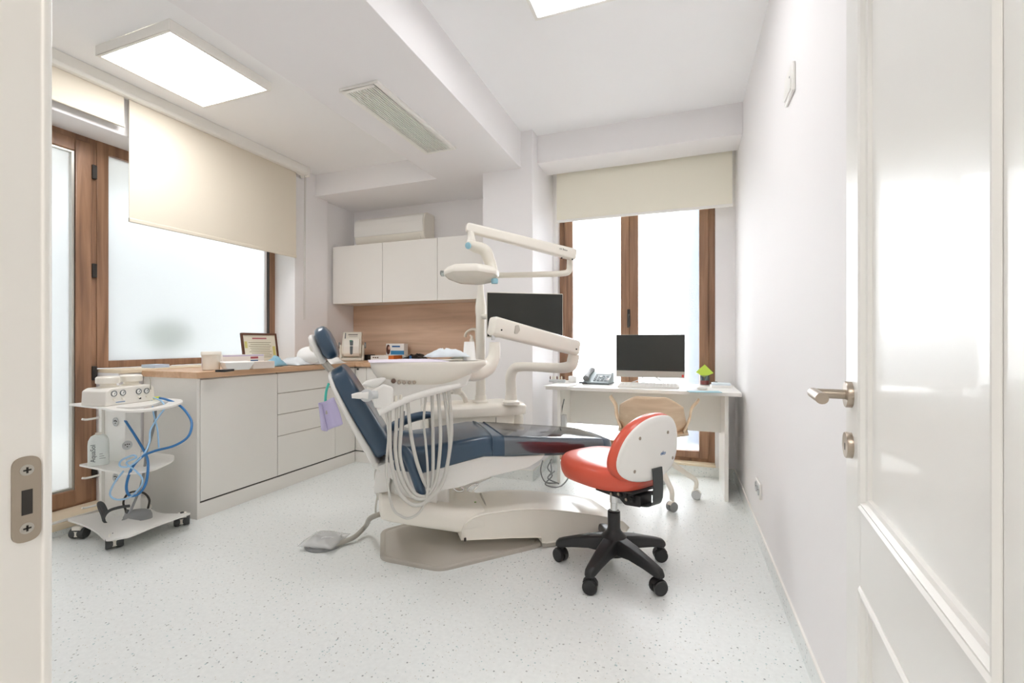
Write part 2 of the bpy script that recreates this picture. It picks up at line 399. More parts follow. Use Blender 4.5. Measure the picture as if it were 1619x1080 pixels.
# ---------------- ceiling lights, vent, sensors, sockets
def led(x0, x1, y0, y1, zc, label, m=None):
    t = thing('ceiling_light', label, 'light', ((x0+x1)/2, (y0+y1)/2, zc-.055), 'square lit ceiling panels')
    b = MB(); w = .018; z0 = zc-.055
    b.box(x0, x0+w, y0, y1, z0, zc); b.box(x1-w, x1, y0, y1, z0, zc); b.box(x0+w, x1-w, y0, y0+w, z0, zc); b.box(x0+w, x1-w, y1-w, y1, z0, zc)
    b.build('frame', M_trimw, t, bevel=.002)
    MB().box(x0+w, x1-w, y0+w, y1-w, z0+.004, z0+.012).build('diffuser', m or M_led, t)
led(-2.968, -2.372, 1.503, 2.097, 2.70, 'lit square ceiling panel over the left window side')
led(-.69, -.09, 1.58, 2.18, 2.77, 'lit square ceiling panel cut by the top edge, right of the soffit', mat('dimmed_diffuser', (255, 255, 255), .5, emit=(253, 253, 255), es=4.5))
led(-.5, .1, -1.2, -.6, 2.55, 'unseen ceiling panel added in the corridor to brighten the door jamb', mat('corridor_fill', (255, 255, 255), .5, emit=(255, 250, 242), es=8.0))  # fill lamp added out of view to light the door jamb
t = thing('air_vent', 'white slotted air vent grille under the boxed soffit', 'vent', (-1.62, 2.43, 2.46))
x0, x1, y0, y1 = -1.752, -1.50, 1.985, 2.875
b = MB(); w = .028
b.box(x0, x0+w, y0, y1, 2.462, 2.481); b.box(x1-w, x1, y0, y1, 2.462, 2.481); b.box(x0+w, x1-w, y0, y0+w, 2.462, 2.481); b.box(x0+w, x1-w, y1-w, y1, 2.462, 2.481)
b.build('frame', M_trimw, t, bevel=.003)
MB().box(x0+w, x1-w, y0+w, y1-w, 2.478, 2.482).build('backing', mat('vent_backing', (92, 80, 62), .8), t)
b = MB(); k = 13; st_ = (x1-x0-2*w)/k
for i in range(k): xx = x0+w+st_*(i+.5); b.box(xx-st_*.22, xx+st_*.22, y0+w, y1-w, 2.463, 2.4775)
b.build('slats', M_trimw, t)
b = MB(); pp = PX(1251.5, 134, XR)
t = thing('wall_sensor', 'white two-module wall plate high on the right wall', 'sensor', (XR, pp.y, pp.z-.06))  # a room sensor plate, not a switch
dy = abs(PX(1245, 134, XR).y-PX(1257, 134, XR).y)/2+.005
b.box(XR-.012, XR, pp.y-dy, pp.y+dy, pp.z-.055, pp.z+.055); b.build('plate', M_lacq, t, bevel=.004)
MB().box(XR-.017, XR-.011, pp.y-dy*.8, pp.y+dy*.8, pp.z-.04, pp.z+.0).build('button', M_lacq, t, bevel=.002)
MB().cyl((XR-.013, pp.y-dy*.35, pp.z+.018), (XR-.0115, pp.y-dy*.35, pp.z+.018), .004, n=12).build('status_light', M_grey, t)
pp = PX(1201, 772, XR)
t = thing('wall_socket', 'white double power socket low on the right wall', 'socket', (XR, pp.y, pp.z-.04))
MB().box(XR-.011, XR, pp.y-.075, pp.y+.075, pp.z-.042, pp.z+.042).build('plate', M_lacq, t, bevel=.004)
for dy in (-.036, .036):
    b = MB(); b.lathe([(.028, 0), (.028, .004), (.024, .004), (.022, -.002), (0, -.002)], (XR-.0112, pp.y+dy, pp.z), 20, (-1, 0, 0)); s_ = b.build('socket_insert', M_lgrey, t)
    b = MB()
    for q in (-.009, .009): b.cyl((XR-.0112, pp.y+dy+q, pp.z), (XR-.0135, pp.y+dy+q, pp.z), .003, n=8)
    b.build('contact_holes', M_dark, s_)
t = thing('pipe_cover', 'white vertical pipe cover in the corner beside the desk', 'conduit', (.345, 3.985, 0))
MB().cyl((.33, 3.97, 0), (.33, 3.97, .75), .016, n=14).build('pipe', M_lacq, t)

# ---------------- white entrance door and jamb
EX = Vector((.101, .9949, 0)); EY = Vector((-.9949, .101, 0))
FE = Vector((.3405, 1.1953, 0))*.93; LEAF = .90
HN = FE-EX*LEAF
MD = Matrix(((EX.x, EY.x, 0, HN.x), (EX.y, EY.y, 0, HN.y), (0, 0, 1, 0), (0, 0, 0, 1)))
d1 = thing('door_1', 'open white panelled door beside the right wall', 'door', (HN.x, HN.y, 0), kind='structure')
K0, K1 = LEAF-.609, LEAF-.1175
b = MB(MD)
ZT, ZB2, ZL1, ZL0 = 2.0, .795, .655, .16
b.box(0, K0, -.04, 0, .006, 2.08); b.box(K1, LEAF, -.04, 0, .006, 2.08)
b.box(K0, K1, -.04, 0, ZT, 2.08); b.box(K0, K1, -.04, 0, ZL1, ZB2); b.box(K0, K1, -.04, 0, .006, ZL0)
b.build('door_leaf', M_door, d1, bevel=.0015)
for z0, z1 in ((ZB2, ZT), (ZL0, ZL1)):
    MB(MD).box(K0, K1, -.03, -.012, z0, z1).build('door_panel', M_door, d1)
    b = MB(MD); w = .024
    pr = [(0, -.012), (0, .001), (.005, .005), (.010, .002), (.014, .003), (.018, -.004), (.024, -.006), (.026, -.012)]
    P = [(K0, z0), (K1, z0), (K1, z1), (K0, z1)]; ins = [(1, 1), (-1, 1), (-1, -1), (1, -1)]
    rings = []
    for (px, pz), (ix, iz) in zip(P, ins): rings.append([(px+ix*o_, d_, pz+iz*o_) for o_, d_ in pr])
    rings.append(rings[0]); b.loft(rings, caps=False, close=True); b.build('panel_moulding', M_door, d1, angle=25)
def onD(u, v, y=0):      # photo point on the plane of the door face
    r = ray(u, v); n = EY; q = (HN+EY*y)
    return CAM+r*((q-CAM).dot(n)/r.dot(n))
ph = onD(1346, 624); pk = onD(1346, 704)
def rosette(p, name):
    b = MB(); b.lathe([(.0255, 0), (.0255, .009), (.0245, .0105), (0, .0105)], p, 36, EY); return b.build(name, M_nickel, d1)
rosette(ph, 'handle_rosette'); rosette(pk, 'key_rosette')
b = MB(); e = ph+EY*.062
b.tube([ph+EY*.008, ph+EY*.03, e], .0095, 16, 2)
b.tube([e+EX*.004, e-EX*.03, e-EX*.10], .0105, 16, 3)
b.build('lever_handle', M_nickel, d1)
b = MB(); b.M = frame_M(pk+EY*.0108, EX, (0, 0, 1)); b.prism(fillet([(-.003, -.010), (.003, -.010), (.003, .004), (-.003, .004)], .001), 0, .0006); b.build('keyhole', M_dark, d1)
# jamb with strike plate
XJ = -.447
tj = thing('trim_1', 'white door jamb with strike plate at the left edge', 'door frame', (XJ-.05, .1, 0), kind='structure')
b = MB(); b.prism(fillet([(XJ-.06, -.08), (XJ-.006, -.08), (XJ-.006, .146), (XJ, .150), (XJ, .1931), (XJ+.0015, .1940), (XJ+.0015, .1975), (XJ-.001, .2), (XJ-.06, .2)], [0, 0, 0, .001, .001, .001, .002, .002, 0]), 0, 2.14); b.build('jamb', M_lacq, tj)
yj0, yj1 = PX(17, 540, XJ).y, PX(64, 540, XJ).y
zc, hz = PX(41, 789, XJ).z, abs(PX(41, 722, XJ).z-PX(41, 857, XJ).z)/2
ym = (yj0+yj1)/2; hw = (yj1-yj0)/2
MJ = frame_M((XJ, ym, zc), (0, 1, 0), (0, 0, 1))
b = MB(MJ); b.prism(fillet([(-hw, -hz), (hw, -hz), (hw, hz), (-hw, hz)], hw*.95, 8), 0, .0012); b.build('strike_plate', M_nickel, tj)
b = MB(MJ); b.box(-hw*.35, hw*.38, -hz*.36, hz*.22, .0011, .0016); b.build('latch_hole', M_dark, tj)
for q in (-.68, .68):
    b = MB(MJ); b.lathe([(.0040, 0), (.0040, .0005), (.003, .0008), (0, .0008)], (0, hz*q, .001), 16, (0, 0, 1)); s_ = b.build('screw', M_alum, tj)
    b = MB(MJ); b.box(-.0022, .0022, hz*q-.0006, hz*q+.0006, .0016, .0020); b.box(-.0006, .0006, hz*q-.0022, hz*q+.0022, .0016, .0020); b.build('cross_slot', M_dark, s_)

# ================================================================== CABINETS
ZC = .872; XC = -2.794
def front_panel(p, name, x0, x1, y0, y1, z0, z1, m=M_cab): return MB().box(x0, x1, y0, y1, z0, z1).build(name, m, p, bevel=.0015, seg=1)
t = thing('end_panel', 'white end panel of the counter behind the trolley', 'panel', (-3.05, 1.935, 0))
MB().box(-3.30, XC-.001, 1.932, 1.95, 0, ZC).build('board', M_cab, t, bevel=.001)
def base_left(y0, y1, label, fronts, name='base_cabinet', cat='cabinet'):
    t = thing(name, label, cat, (-3.05, (y0+y1)/2, .1), 'white base cabinets')
    MB().box(-3.295, XC-.02, y0+.001, y1-.001, .105, ZC).build('body', M_cab, t)
    MB().box(XC-.0195, XC-.006, y0+.002, y1-.002, .1055, ZC-.002).build('shadow_gap', mat('drawer_gap', (176, 168, 158), .7), t) if len(fronts) > 1 else None
    for nm, z0, z1 in fronts: front_panel(t, nm, XC-.018, XC, y0+.0015, y1-.0015, z0, z1)
    return t
base_left(1.951, 2.525, 'white base cabinet with one wide plain door at the trolley end', [('door', .107, .862)])
t = base_left(2.526, 3.119, 'white base unit with four drawers under the window counter', [('drawer', .107, .394), ('drawer', .400, .554), ('drawer', .560, .711), ('drawer', .717, .862)], 'drawer_unit', 'drawers')
base_left(3.12, 3.375, 'narrow white corner cabinet between the drawers and back wall', [('door', .107, .862)])
def base_back(x0, x1, label):
    t = thing('base_cabinet', label, 'cabinet', ((x0+x1)/2, 3.7, .1), 'white base cabinets')
    MB().box(x0+.001, x1-.001, 3.396, 3.98, .105, ZC).build('body', M_cab, t)
    MB().box(x0+.0015, x1-.0015, 3.376, 3.394, .107, .862).build('door', M_cab, t, bevel=.0015)
    return t
t = base_back(-2.793, -2.67, 'slim white filler cabinet in the counter corner with a black catch')
MB().box(-2.775, -2.755, 3.370, 3.377, .84, .858).build('catch', M_black, t)
base_back(-2.669, -2.10, 'white base cabinet under the back counter beside the corner')
base_back(-2.099, -1.535, 'white base cabinet under the back counter next to the column')
t = thing('plinth', 'white plinth strip below the counter cabinets', 'plinth', (-2.8, 2.6, 0))
MB().box(-2.812, XC-.002, 1.95, 3.374, 0, .096).box(XC-.002, -1.535, 3.378, 3.396, 0, .096).build('board', M_cab, t)
MB().box(-2.83, XC-.010, 1.951, 3.38, .096, .105).build('shadow_gap', M_gap, t)
b = MB(); b.prism([(-3.295, 1.915), (-2.772, 1.915), (-2.772, 3.352), (-1.532, 3.352), (-1.532, 3.985), (-3.323, 3.985), (-3.323, 3.585), (-3.295, 3.585)], ZC, .911)
tag(b.build('worktop', M_oaktop, bevel=.002), 'oak-look L-shaped worktop over the white base cabinets', 'worktop')
tag(MB().box(-3.323, -1.532, 3.985, 3.999, .912, 1.481).build('splashback', M_splash), 'oak-look splashback panel between worktop and wall cabinets', 'splashback')
xs = [-3.302, -2.701, -2.098, -1.534]
for i, lb in enumerate(('white wall cabinet nearest the left wall, below the air conditioner', 'middle white wall cabinet of the row above the splashback', 'white wall cabinet beside the column, behind the lamp')):
    t = thing('wall_cabinet', lb, 'cabinet', ((xs[i]+xs[i+1])/2, 3.8, 1.48), 'white wall cabinets')
    MB().box(xs[i]+.001, xs[i+1]-.001, 3.671, 3.998, 1.482, 2.05).build('body', M_cab, t)
    MB().box(xs[i]+.002, xs[i+1]-.002, 3.65, 3.669, 1.478, 2.053).build('door', M_cab, t, bevel=.0015)
# split air conditioner
xa, xb = PY(561, 360, 3.80).x, PY(668, 360, 3.80).x
t = thing('air_conditioner', 'white wall air conditioner above the wall cabinets', 'air conditioner', ((xa+xb)/2, 3.9, 2.07))
pr = [(3.998, 2.365), (3.86, 2.365), (3.815, 2.345), (3.795, 2.28), (3.792, 2.16), (3.81, 2.11), (3.86, 2.075), (3.998, 2.065)]
MB().prism(fillet(pr, .02), xa, xb+.02, 'yz').build('body', M_white, t, bevel=.008)
pr = [(3.83, 2.352), (3.800, 2.33), (3.786, 2.27), (3.784, 2.165), (3.795, 2.165), (3.81, 2.33)]
MB().prism(fillet(pr, .008), xa+.006, xb+.008, 'yz').build('front_panel', M_shell, t)
pr = [(3.789, 2.155), (3.806, 2.108), (3.846, 2.076), (3.852, 2.084), (3.815, 2.115), (3.799, 2.157)]
MB().prism(pr, xa+.05, xb-.03, 'yz').build('louver', M_white, t)

# ---------------- things on the counter
ZW = .912
def rbox(name, c, w, d, h, ang, m, parent=None, bevel=.002):
    """box with base centre c"""
    M = Matrix.Translation(Vector(c)) @ Matrix.Rotation(ang, 4, 'Z')
    return MB(M).box(-w/2, w/2, -d/2, d/2, 0, h).build(name, m, parent, bevel=bevel)
c = PZ(334, 585, ZW)
t = thing('plastic_tub', 'white lidded plastic tub at the trolley end of the counter', 'tub', c)
MB().lathe([(.046, 0), (.05, .003), (.054, .095), (.054, .1)], c, 32).build('tub_body', mat('tub_white', (232, 226, 214), .4), t)
MB().lathe([(.056, .098), (.058, .1), (.058, .118), (.055, .122), (0, .122)], c, 32).build('lid', M_white, t)
b = MB(); cc = Vector(c)
b.loft([[cc+Vector((.0532*cos(a), .0532*sin(a), z)) for a in [radians(195+i*6) for i in range(11)]] for z in (.02, .085)], caps=False, close=False); b.build('paper_label', mat('label_lilac', (216, 210, 226), .6), t)
c = PZ(352, 586, ZW+.006)
tag(rbox('black_case', c+Vector((.02, 0, -.006)), .06, .10, .014, .4, M_black), 'small flat black case beside the white tub', 'case')
def carton(name, label, c, w, d, h, ang, m, group=None):
    t = thing(name, label, 'box', c, group); rbox('carton', c, w, d, h, ang, m, t); return t
c = PZ(374, 584.5, ZW)
t = thing('tissue_box', 'open white folded carton in front of the printed box', 'box', c, 'cartons on the counter')
M = Matrix.Translation(c) @ Matrix.Rotation(radians(70), 4, 'Z')
b = MB(M); b.hexa([(-.065, -.04, 0), (.065, -.04, 0), (-.065, .05, 0), (.065, .05, 0), (-.09, -.062, .05), (.09, -.062, .05), (-.085, .07, .055), (.085, .07, .055)]); b.build('carton', M_paper, t, bevel=.002)
c = PZ(405, 583.5, ZW); carton('carton_box', 'beige carton on the counter right of the open white one', c+Vector((-.05, .075, 0)), .15, .10, .05, radians(78), mat('beige_card', (226, 214, 204), .6), 'cartons on the counter')
c = PZ(388, 578, ZW)+Vector((-.06, .0, 0))
t = carton('carton_box', 'long white box with red and blue print behind the open carton', c, .32, .12, .085, radians(80), M_paper, 'cartons on the counter')
M = Matrix.Translation(c) @ Matrix.Rotation(radians(80), 4, 'Z')
MB(M).box(.05, .11, -.0608, -.06, .052, .068).build('print_stripe', M_pink, t); MB(M).box(.05, .11, -.0608, -.06, .026, .042).build('print_stripe', M_dblue, t)
MB(M).box(-.158, .155, -.0604, -.06, .074, .083).build('print_stripe', M_lilac, t)
# framed certificate leaning on the window
A = Vector((-3.255, PX(385, 560, -3.25).y, .925)); B = Vector((-3.255, PX(441, 560, -3.25).y+.0, .925))
w = (B-A).length; ey = Vector((-.16, 0, 1)).normalized()
t = thing('framed_certificate', 'brown framed certificate leaning against the window', 'picture frame', (A+B)/2)
M = frame_M(A, (0, 1, 0), ey); hh = .245
b = MB(M); fw = .016
b.box(0, fw, 0, hh, 0, .015); b.box(w-fw, w, 0, hh, 0, .015); b.box(fw, w-fw, 0, fw, 0, .015); b.box(fw, w-fw, hh-fw, hh, 0, .015); b.build('frame', M_brown, t, bevel=.002)
MB(M).box(fw*.8, w-fw*.8, fw*.8, hh-fw*.8, .003, .008).build('certificate_sheet', M_cream, t)
b = MB(M)
for i in range(9):
    q = .18+random.random()*.1; b.box(w*q, w*(1-q), hh*(.18+i*.062), hh*(.18+i*.062)+.004, .008, .0085)
b.build('printed_lines', mat('print_grey', (150, 146, 120), .7), t)
MB(M).box(w*.3, w*.7, hh*.80, hh*.845, .008, .0085).build('heading', M_pink, t)
for a_ in ((w*.08, w*.15, hh*.5, hh*.72), (w*.85, w*.93, hh*.2, hh*.55)): MB(M).box(*a_, .008, .0085).build('colour_band', mat('print_yellow', (214, 208, 130), .7), t)
p = PX(246, 588, -3.36)
tag(rbox('flat_box', Vector((-3.36, p.y, .922)), .12, .10, .022, .1, mat('pale_blue_box', (196, 212, 232), .5)), 'flat pale blue box on the window sill behind the trolley', 'box')
def crumple(name, c, w, d, h, seed, m, ang=0, parent=None, dome=1., n=18, freq=14, base=.004):
    c = Vector(c); M = Matrix.Rotation(ang, 3, 'Z')
    def f(u, v):
        x, y = (u-.5)*w, (v-.5)*d
        e = max(0, 1-((u-.5)*2)**2)*max(0, 1-((v-.5)*2)**2)
        nz = noise.fractal(Vector((x*freq+seed, y*freq, seed*1.7)), 1., 2., 4)
        z = base+h*(e**.6)*(dome*.6+.55*abs(nz))
        p = M @ Vector((x+.012*noise.noise(Vector((x*9+seed, y*9, 3))), y+.012*noise.noise(Vector((x*9, y*9+seed, 7))), 0))
        return c+p+Vector((0, 0, z))
    b = MB(); b.grid(f, n, n); return b.build(name, m, parent, solid=.0015, angle=60)
o = crumple('cloth', PZ(434, 580, ZW)+Vector((-.05, .05, 0)), .12, .13, .085, 3.1, M_bluec); tag(o, 'crumpled light blue cloth behind the beige carton', 'cloth')
o = crumple('plastic_bag', PZ(458, 578, ZW)+Vector((-.03, .08, 0)), .24, .2, .075, 5.4, mat('pale_bag', (226, 230, 232), .35)); tag(o, 'crumpled pale plastic bag on the counter below the window corner', 'bag')
c = PZ(492, 577, ZW)+Vector((-.04, .05, 0))
t = thing('face_hood', 'white moulded hood lying on the counter behind the headrest', 'hood', c)
MB().ell(c+Vector((0, -.03, .074)), .10, .085, .073).build('dome', M_paper, t)
crumple('wrap', c+Vector((.04, .12, 0)), .22, .26, .07, 8.2, M_paper, .3, t)
# scanner-like desktop unit
c = PZ(557, 570, ZW)
ang = radians(36)
t = thing('film_processor', 'ivory desktop dental unit with sloping front beside the splashback', 'device', c)
M = Matrix.Translation(c) @ Matrix.Rotation(ang, 4, 'Z')
b = MB(M); W_ = .225
pr = fillet([(-.075, 0), (.12, 0), (.12, .275), (.06, .285), (-.04, .20), (-.105, .135), (-.116, .07), (-.085, .045), (-.075, .03)], .012)
b.prism(pr, -.09, .09, 'yz'); b.build('body', M_ivory, t, bevel=.012)
for x0, x1 in ((-W_/2, -.092), (.092, W_/2)): MB(M).prism(fillet([(-.105, 0), (.10, 0), (.10, .155), (-.06, .155), (-.07, .05), (-.105, .04)], .008), x0, x1, 'yz').build('side_cheek', M_ivory, t, bevel=.008)
MB(M).prism(fillet([(-.05, .04), (-.118, .045), (-.130, .075), (-.119, .143), (-.052, .216), (.0, .216)], .008), -.072, .072, 'yz').build('front_pod', mat('pod_white', (234, 230, 220), .35), t, bevel=.008)
b = MB(M); b.box(-.095, .095, -.108, -.08, 0, .028); b.build('base_lip', M_ivory, t, bevel=.006)
MF = M @ frame_M((0, -.0835-.0065, .161+.0115), (1, 0, 0), (0, .065, .065))
b = MB(MF); b.prism(fillet([(-.014, -.034), (.014, -.034), (.014, .03), (-.022, .05)], .005), -.002, .003); b.M = M @ frame_M((0, -.1255, .109), (1, 0, 0), (0, .011, .065)); b.prism(fillet([(-.012, -.04), (.0, -.048), (.012, -.04), (.014, .034), (-.014, .034)], .005), -.004, .0035); b.build('display_strip', M_slate, t)
b = MB(MF); b.box(-.016, .002, .022, .036, .0025, .004); b.build('green_light', mat('green_dot', (60, 140, 110), .4), t)
MT = M @ frame_M((0, .012, .2415), (1, 0, 0), (0, .095, .08))
b = MB(MT); b.prism([(-.07, -.045), (-.06, -.045), (-.062, .045), (-.07, .045)], .0, .003)
b.build('slot', M_slate, t)
b = MB(MT); b.box(-.04, .05, .012, .026, 0, .003); b.box(-.03, .05, -.012, -.008, 0, .003); b.build('printed_marks', mat('print_dark', (120, 110, 104), .6), t)
for sx in (-1, 1): MB(M).cyl((sx*.114, .02, .15), (sx*.128, .02, .15), .03, n=20).build('side_knob', M_grey, t)
c = PY(624, 567, 3.86); c.z = ZW
t = carton('carton_box', 'blue and white glove carton leaning by the splashback', Vector((c.x, 3.90, ZW+.052)), .215, .07, .115, 0, M_paper, 'boxes by the splashback')
bx = Vector((c.x, 3.864, ZW+.052))
def strip(parent, nm, x0, x1, z0, z1, m): MB().box(bx.x+x0, bx.x+x1, bx.y-.0005, bx.y+.003, bx.z+z0, bx.z+z1).build(nm, m, parent)
strip(t, 'print_band', -.05, .107, .004, .044, M_blue); strip(t, 'print_lettering', -.035, .06, .078, .094, M_dblue)
b = MB(); b.M = frame_M((bx.x-.08, bx.y, bx.z+.055), (1, 0, 0), (0, 0, 1)); b.prism(supel(.024, .05, 2, 20), -.002, .0012); b.build('hair_print', M_hair, t)
b = MB(); b.M = frame_M((bx.x-.068, bx.y, bx.z+.07), (1, 0, 0), (0, 0, 1)); b.prism(supel(.012, .018, 2, 16), .0, .002); b.build('face_print', M_skin, t)
c = PY(607, 568, 3.72)
t = carton('carton_box', 'low white box with orange end on the back counter', Vector((c.x, 3.76, ZW)), .27, .14, .05, 0, M_paper, 'boxes by the splashback')
MB().box(c.x+.075, c.x+.1355, 3.689, 3.83, ZW+.002, ZW+.0505).build('orange_end', M_orange, t)
b = MB()
for i, xx in enumerate((-.11, -.085, -.06)): b.box(c.x+xx, c.x+xx+.018, 3.689, 3.691, ZW+.025, ZW+.036)
b.build('printed_marks', M_brown, t)
tag(carton('carton_box', 'white carton stacked under the blue and white glove carton', Vector((PY(624, 567, 3.86).x, 3.91, ZW)), .26, .1, .052, 0, mat('pale_card', (226, 222, 214), .6), 'boxes by the splashback'), 'pale carton carrying the blue and white glove carton', 'box', 'boxes by the splashback')
tag(rbox('black_case', PY(584, 566, 3.80)*1+Vector((.0, 0, ZW-PY(584, 566, 3.80).z)), .05, .12, .055, 0, M_black), 'black case between the ivory unit and white box', 'case')
c = PY(655, 566, 3.85)
t = thing('glove_bundle', 'dark folded pouch with a blue tag on the back counter', 'pouch', (c.x, 3.86, ZW))
crumple('pouch', (c.x, 3.86, ZW), .25, .16, .07, 1.3, M_black, 0, t)
MB().box(c.x-.01, c.x+.015, 3.775, 3.782, ZW+.005, ZW+.05).build('tag', M_dblue, t)
p0 = PY(741, 540, 3.75)
t = thing('faucet', 'white goose-neck tap rising from the back counter', 'tap', (p0.x, 3.75, ZW))
q = [PY(u, v, 3.75) for u, v in ((746, 521), (741.5, 523), (737, 527), (735.5, 533))]
b = MB(); b.tube([(q[0].x+.05, 3.75, ZW), (q[0].x+.05, 3.75, 1.0), (q[0].x+.045, 3.75, q[0].z-.02), (q[0].x+.02, 3.75, q[0].z)]+[tuple(x) for x in q], .013, 12, 5); b.build('spout', M_ivory, t)
b = MB(); p1 = PY(744.5, 538, 3.70); b.lathe([(.022, 0), (.02, .03), (.014, .035), (.012, .06)], (p1.x, 3.72, p1.z-.02), 16); b.tube([(p1.x, 3.72, p1.z+.035), (p1.x-.02, 3.72, p1.z+.045)], .008, 8); b.tube([(p1.x, 3.72, ZW), (p1.x, 3.72, p1.z-.018)], .014, 12); b.build('soap_pump', M_white, t)

# ================================================================== DENTAL CHAIR (built in chair coordinates s,t,z)
ORI = MCH @ Vector((.45, -2.46, 0))
ch = thing('dental_chair', 'reclined navy dental chair on a white base, beside the red stool', 'dental chair', ORI)
TC = -2.48
# floor plate
def ringz(poly, z, f=1., cx=.42, cy=-2.48): return [(cx+(x-cx)*f, cy+(y-cy)*f, z) for x, y in poly]
pl = fillet([(.05, -2.365), (.322, -2.161), (.885, -2.262), (.93, -2.48), (.885, -2.72), (.322, -2.80), (.06, -2.70)], [.05, .05, .04, .02, .04, .05, .05], 6)
b = MB(MCH); b.loft([ringz(pl, 0), ringz(pl, .014), ringz(pl, .022, .985), ringz(pl, .024, .95), ringz(pl, .019, .92), ringz(pl, .060, .60), ringz(pl, .064, .55), ringz(pl, .064, .4)]); b.build('floor_plate', M_greyp, ch, angle=20)
# rear base body
b = MB(MCH)
def sec(s, zb, zt, t0, t1, r=.05, n=5): return [(s, y, z) for y, z in fillet([(t0, zb), (t1, zb), (t1, zt), (t0, zt)], [r*.6, r*.6, r, r], n)]
b.loft([sec(.045, .27, .345, -2.30, -2.64, .03), sec(.055, .235, .352, -2.27, -2.66), sec(.10, .225, .350, -2.247, -2.67), sec(.26, .18, .292, -2.243, -2.67), sec(.42, .137, .250, -2.243, -2.67), sec(.56, .125, .232, -2.245, -2.65), sec(.62, .12, .20, -2.26, -2.63)])
b.build('base_body', M_white, ch, bevel=.006)
# underframe / pedestal
b = MB(MCH); b.box(.50, .85, -2.60, -2.32, .05, .14); b.build('pedestal', M_greyp, ch, bevel=.01)
# front cover hump
top = [(.475, .200), (.52, .2185), (.575, .2265), (.68, .229), (.79, .226), (.90, .211), (.992, .192), (1.12, .163), (1.259, .127), (1.36, .09)]
near = catmull([(s, 0, z) for s, z in top], 4)
prof = [(.437, .105), (.436, .125), (.439, .150), (.448, .175), (.46, .19)]+[(p.x, p.z) for p in near]+[(1.40, .05), (1.38, .028), (.90, .026), (.872, .032), (.868, .062), (.70, .082), (.50, .099)]
b = MB(MCH)
def inset(poly, tt, k): # shrink towards inside along z top only
    cx = .85; cz = .09
    return [(cx+(s-cx)*(1-k*.05), tt, cz+(z-cz)*(1-k)) for s, z in poly]
b.loft([inset(prof, -2.245, .09), inset(prof, -2.236, .03), inset(prof, -2.240, 0), inset(prof, -2.50, 0), inset(prof, -2.56, .03), inset(prof, -2.60, .12), inset(prof, -2.625, .3)])
b.build('base_cover', M_white, ch, angle=28)
p0, p1 = PT(760, 782, -2.52), PT(770.5, 807, -2.3)
b = MB(); b.tube([p0+Vector((0, 0, .004)), p1+Vector((0, 0, .004))], .006, 8, 1); b.build('cover_slot', M_greyp, ch)
b = MB(MCH); b.box(.88, 1.30, -2.58, -2.25, .0, .03); b.build('base_rail', M_greyp, ch, bevel=.004)
b = MB(); p = PT(751.5, 794, -2.36); b.ell(p, .006, .006, .003, 12, 6); b.build('green_mark', mat('green_dot2', (110, 150, 70), .6), ch)
b = MB(MCH)
p = PT(735.5, 852.5, -2.236)
b = MB(); b.box(p.x-.004, p.x+.004, p.y-.006, p.y+.004, p.z-.01, p.z+.006); b.build('cover_screw', M_dark, ch)
# lift column & hinge block
b = MB(MCH); b.loft([sec(.10, .34, .40, -2.33, -2.62, .03), sec(.12, .33, .46, -2.31, -2.64, .03), sec(.28, .28, .46, -2.31, -2.64, .03), sec(.33, .26, .43, -2.32, -2.63, .03)]); b.build('lift_column', M_shell, ch, bevel=.004)
b = MB(MCH); b.box(.23, .40, -2.58, -2.36, .22, .38); b.build('lift_mechanism', M_shell, ch, bevel=.01)
q0, q1 = PT(600, 742, -2.29), PT(610, 780, -2.29)
b = MB(MCH); b.prism(fillet([(.02, .36), (.085, .36), (.10, .44), (.06, .49), (.03, .44)], .01), -2.30, -2.40, 'xz'); b.build('hinge_cover', M_shell, ch, bevel=.006)
# seat shell (white) beneath the upholstery
b = MB(MCH); pr = fillet([(.03, .50), (.12, .53), (.25, .462), (.35, .482), (.56, .522), (.90, .50), (.87, .47), (.80, .435), (.59, .405), (.43, .366), (.25, .352), (.12, .42)], .015)
b.prism(pr, -2.255, -2.70, 'xz'); b.build('seat_pan', M_shell, ch, bevel=.02, seg=3)
# seat + leg upholstery, lofted along s
def ssec(s, zb, zt, hw, r=.035, crown=.012):
    R = fillet([(-hw, zb), (hw, zb), (hw, zt), (-hw, zt)], [r*.5, r*.5, r, r], 6)
    return [(s, TC+y, z+(crown*(1-(y/hw)**2) if z > (zb+zt)/2 else 0)) for y, z in R]
S = [(.085, .535, .555, .15), (.095, .50, .575, .21), (.12, .475, .585, .232), (.244, .452, .582, .24), (.346, .471, .590, .24), (.45, .492, .602, .24), (.558, .511, .614, .24), (.60, .508, .612, .238)]
b = MB(MCH); b.loft([ssec(*x) for x in S]); b.build('seat_cushion', M_navy, ch, angle=50)
L = [(.602, .508, .611, .238), (.66, .503, .604, .236), (.80, .495, .590, .23), (.95, .486, .574, .222), (1.10, .478, .559, .208), (1.20, .472, .548, .19), (1.28, .466, .536, .165), (1.34, .462, .522, .13), (1.375, .466, .508, .08), (1.385, .475, .498, .04)]
b = MB(MCH); b.loft([ssec(*x) for x in L]); b.build('leg_rest', M_navy, ch, angle=50)
def grow(x, g): s, zb, zt, hw = x; return (s, zb-g*.5, zt+g, hw+g)
Lf = [grow(x, .004) for x in [(.665, .503, .604, .236)]+L[2:6]+[(1.275, .4665, .537, .168)]]
b = MB(MCH); b.loft([ssec(*x) for x in Lf], caps=False); b.build('plastic_cover', M_film, ch, angle=50, label='clear plastic film over the leg rest')
# seam piping across the seat
b = MB(MCH); b.tube([(.60, TC-.236, .545), (.60, TC-.225, .612), (.60, TC, .6265), (.60, TC+.225, .612), (.60, TC+.239, .545)], .0035, 6, 5); b.build('piping', M_navy, ch)
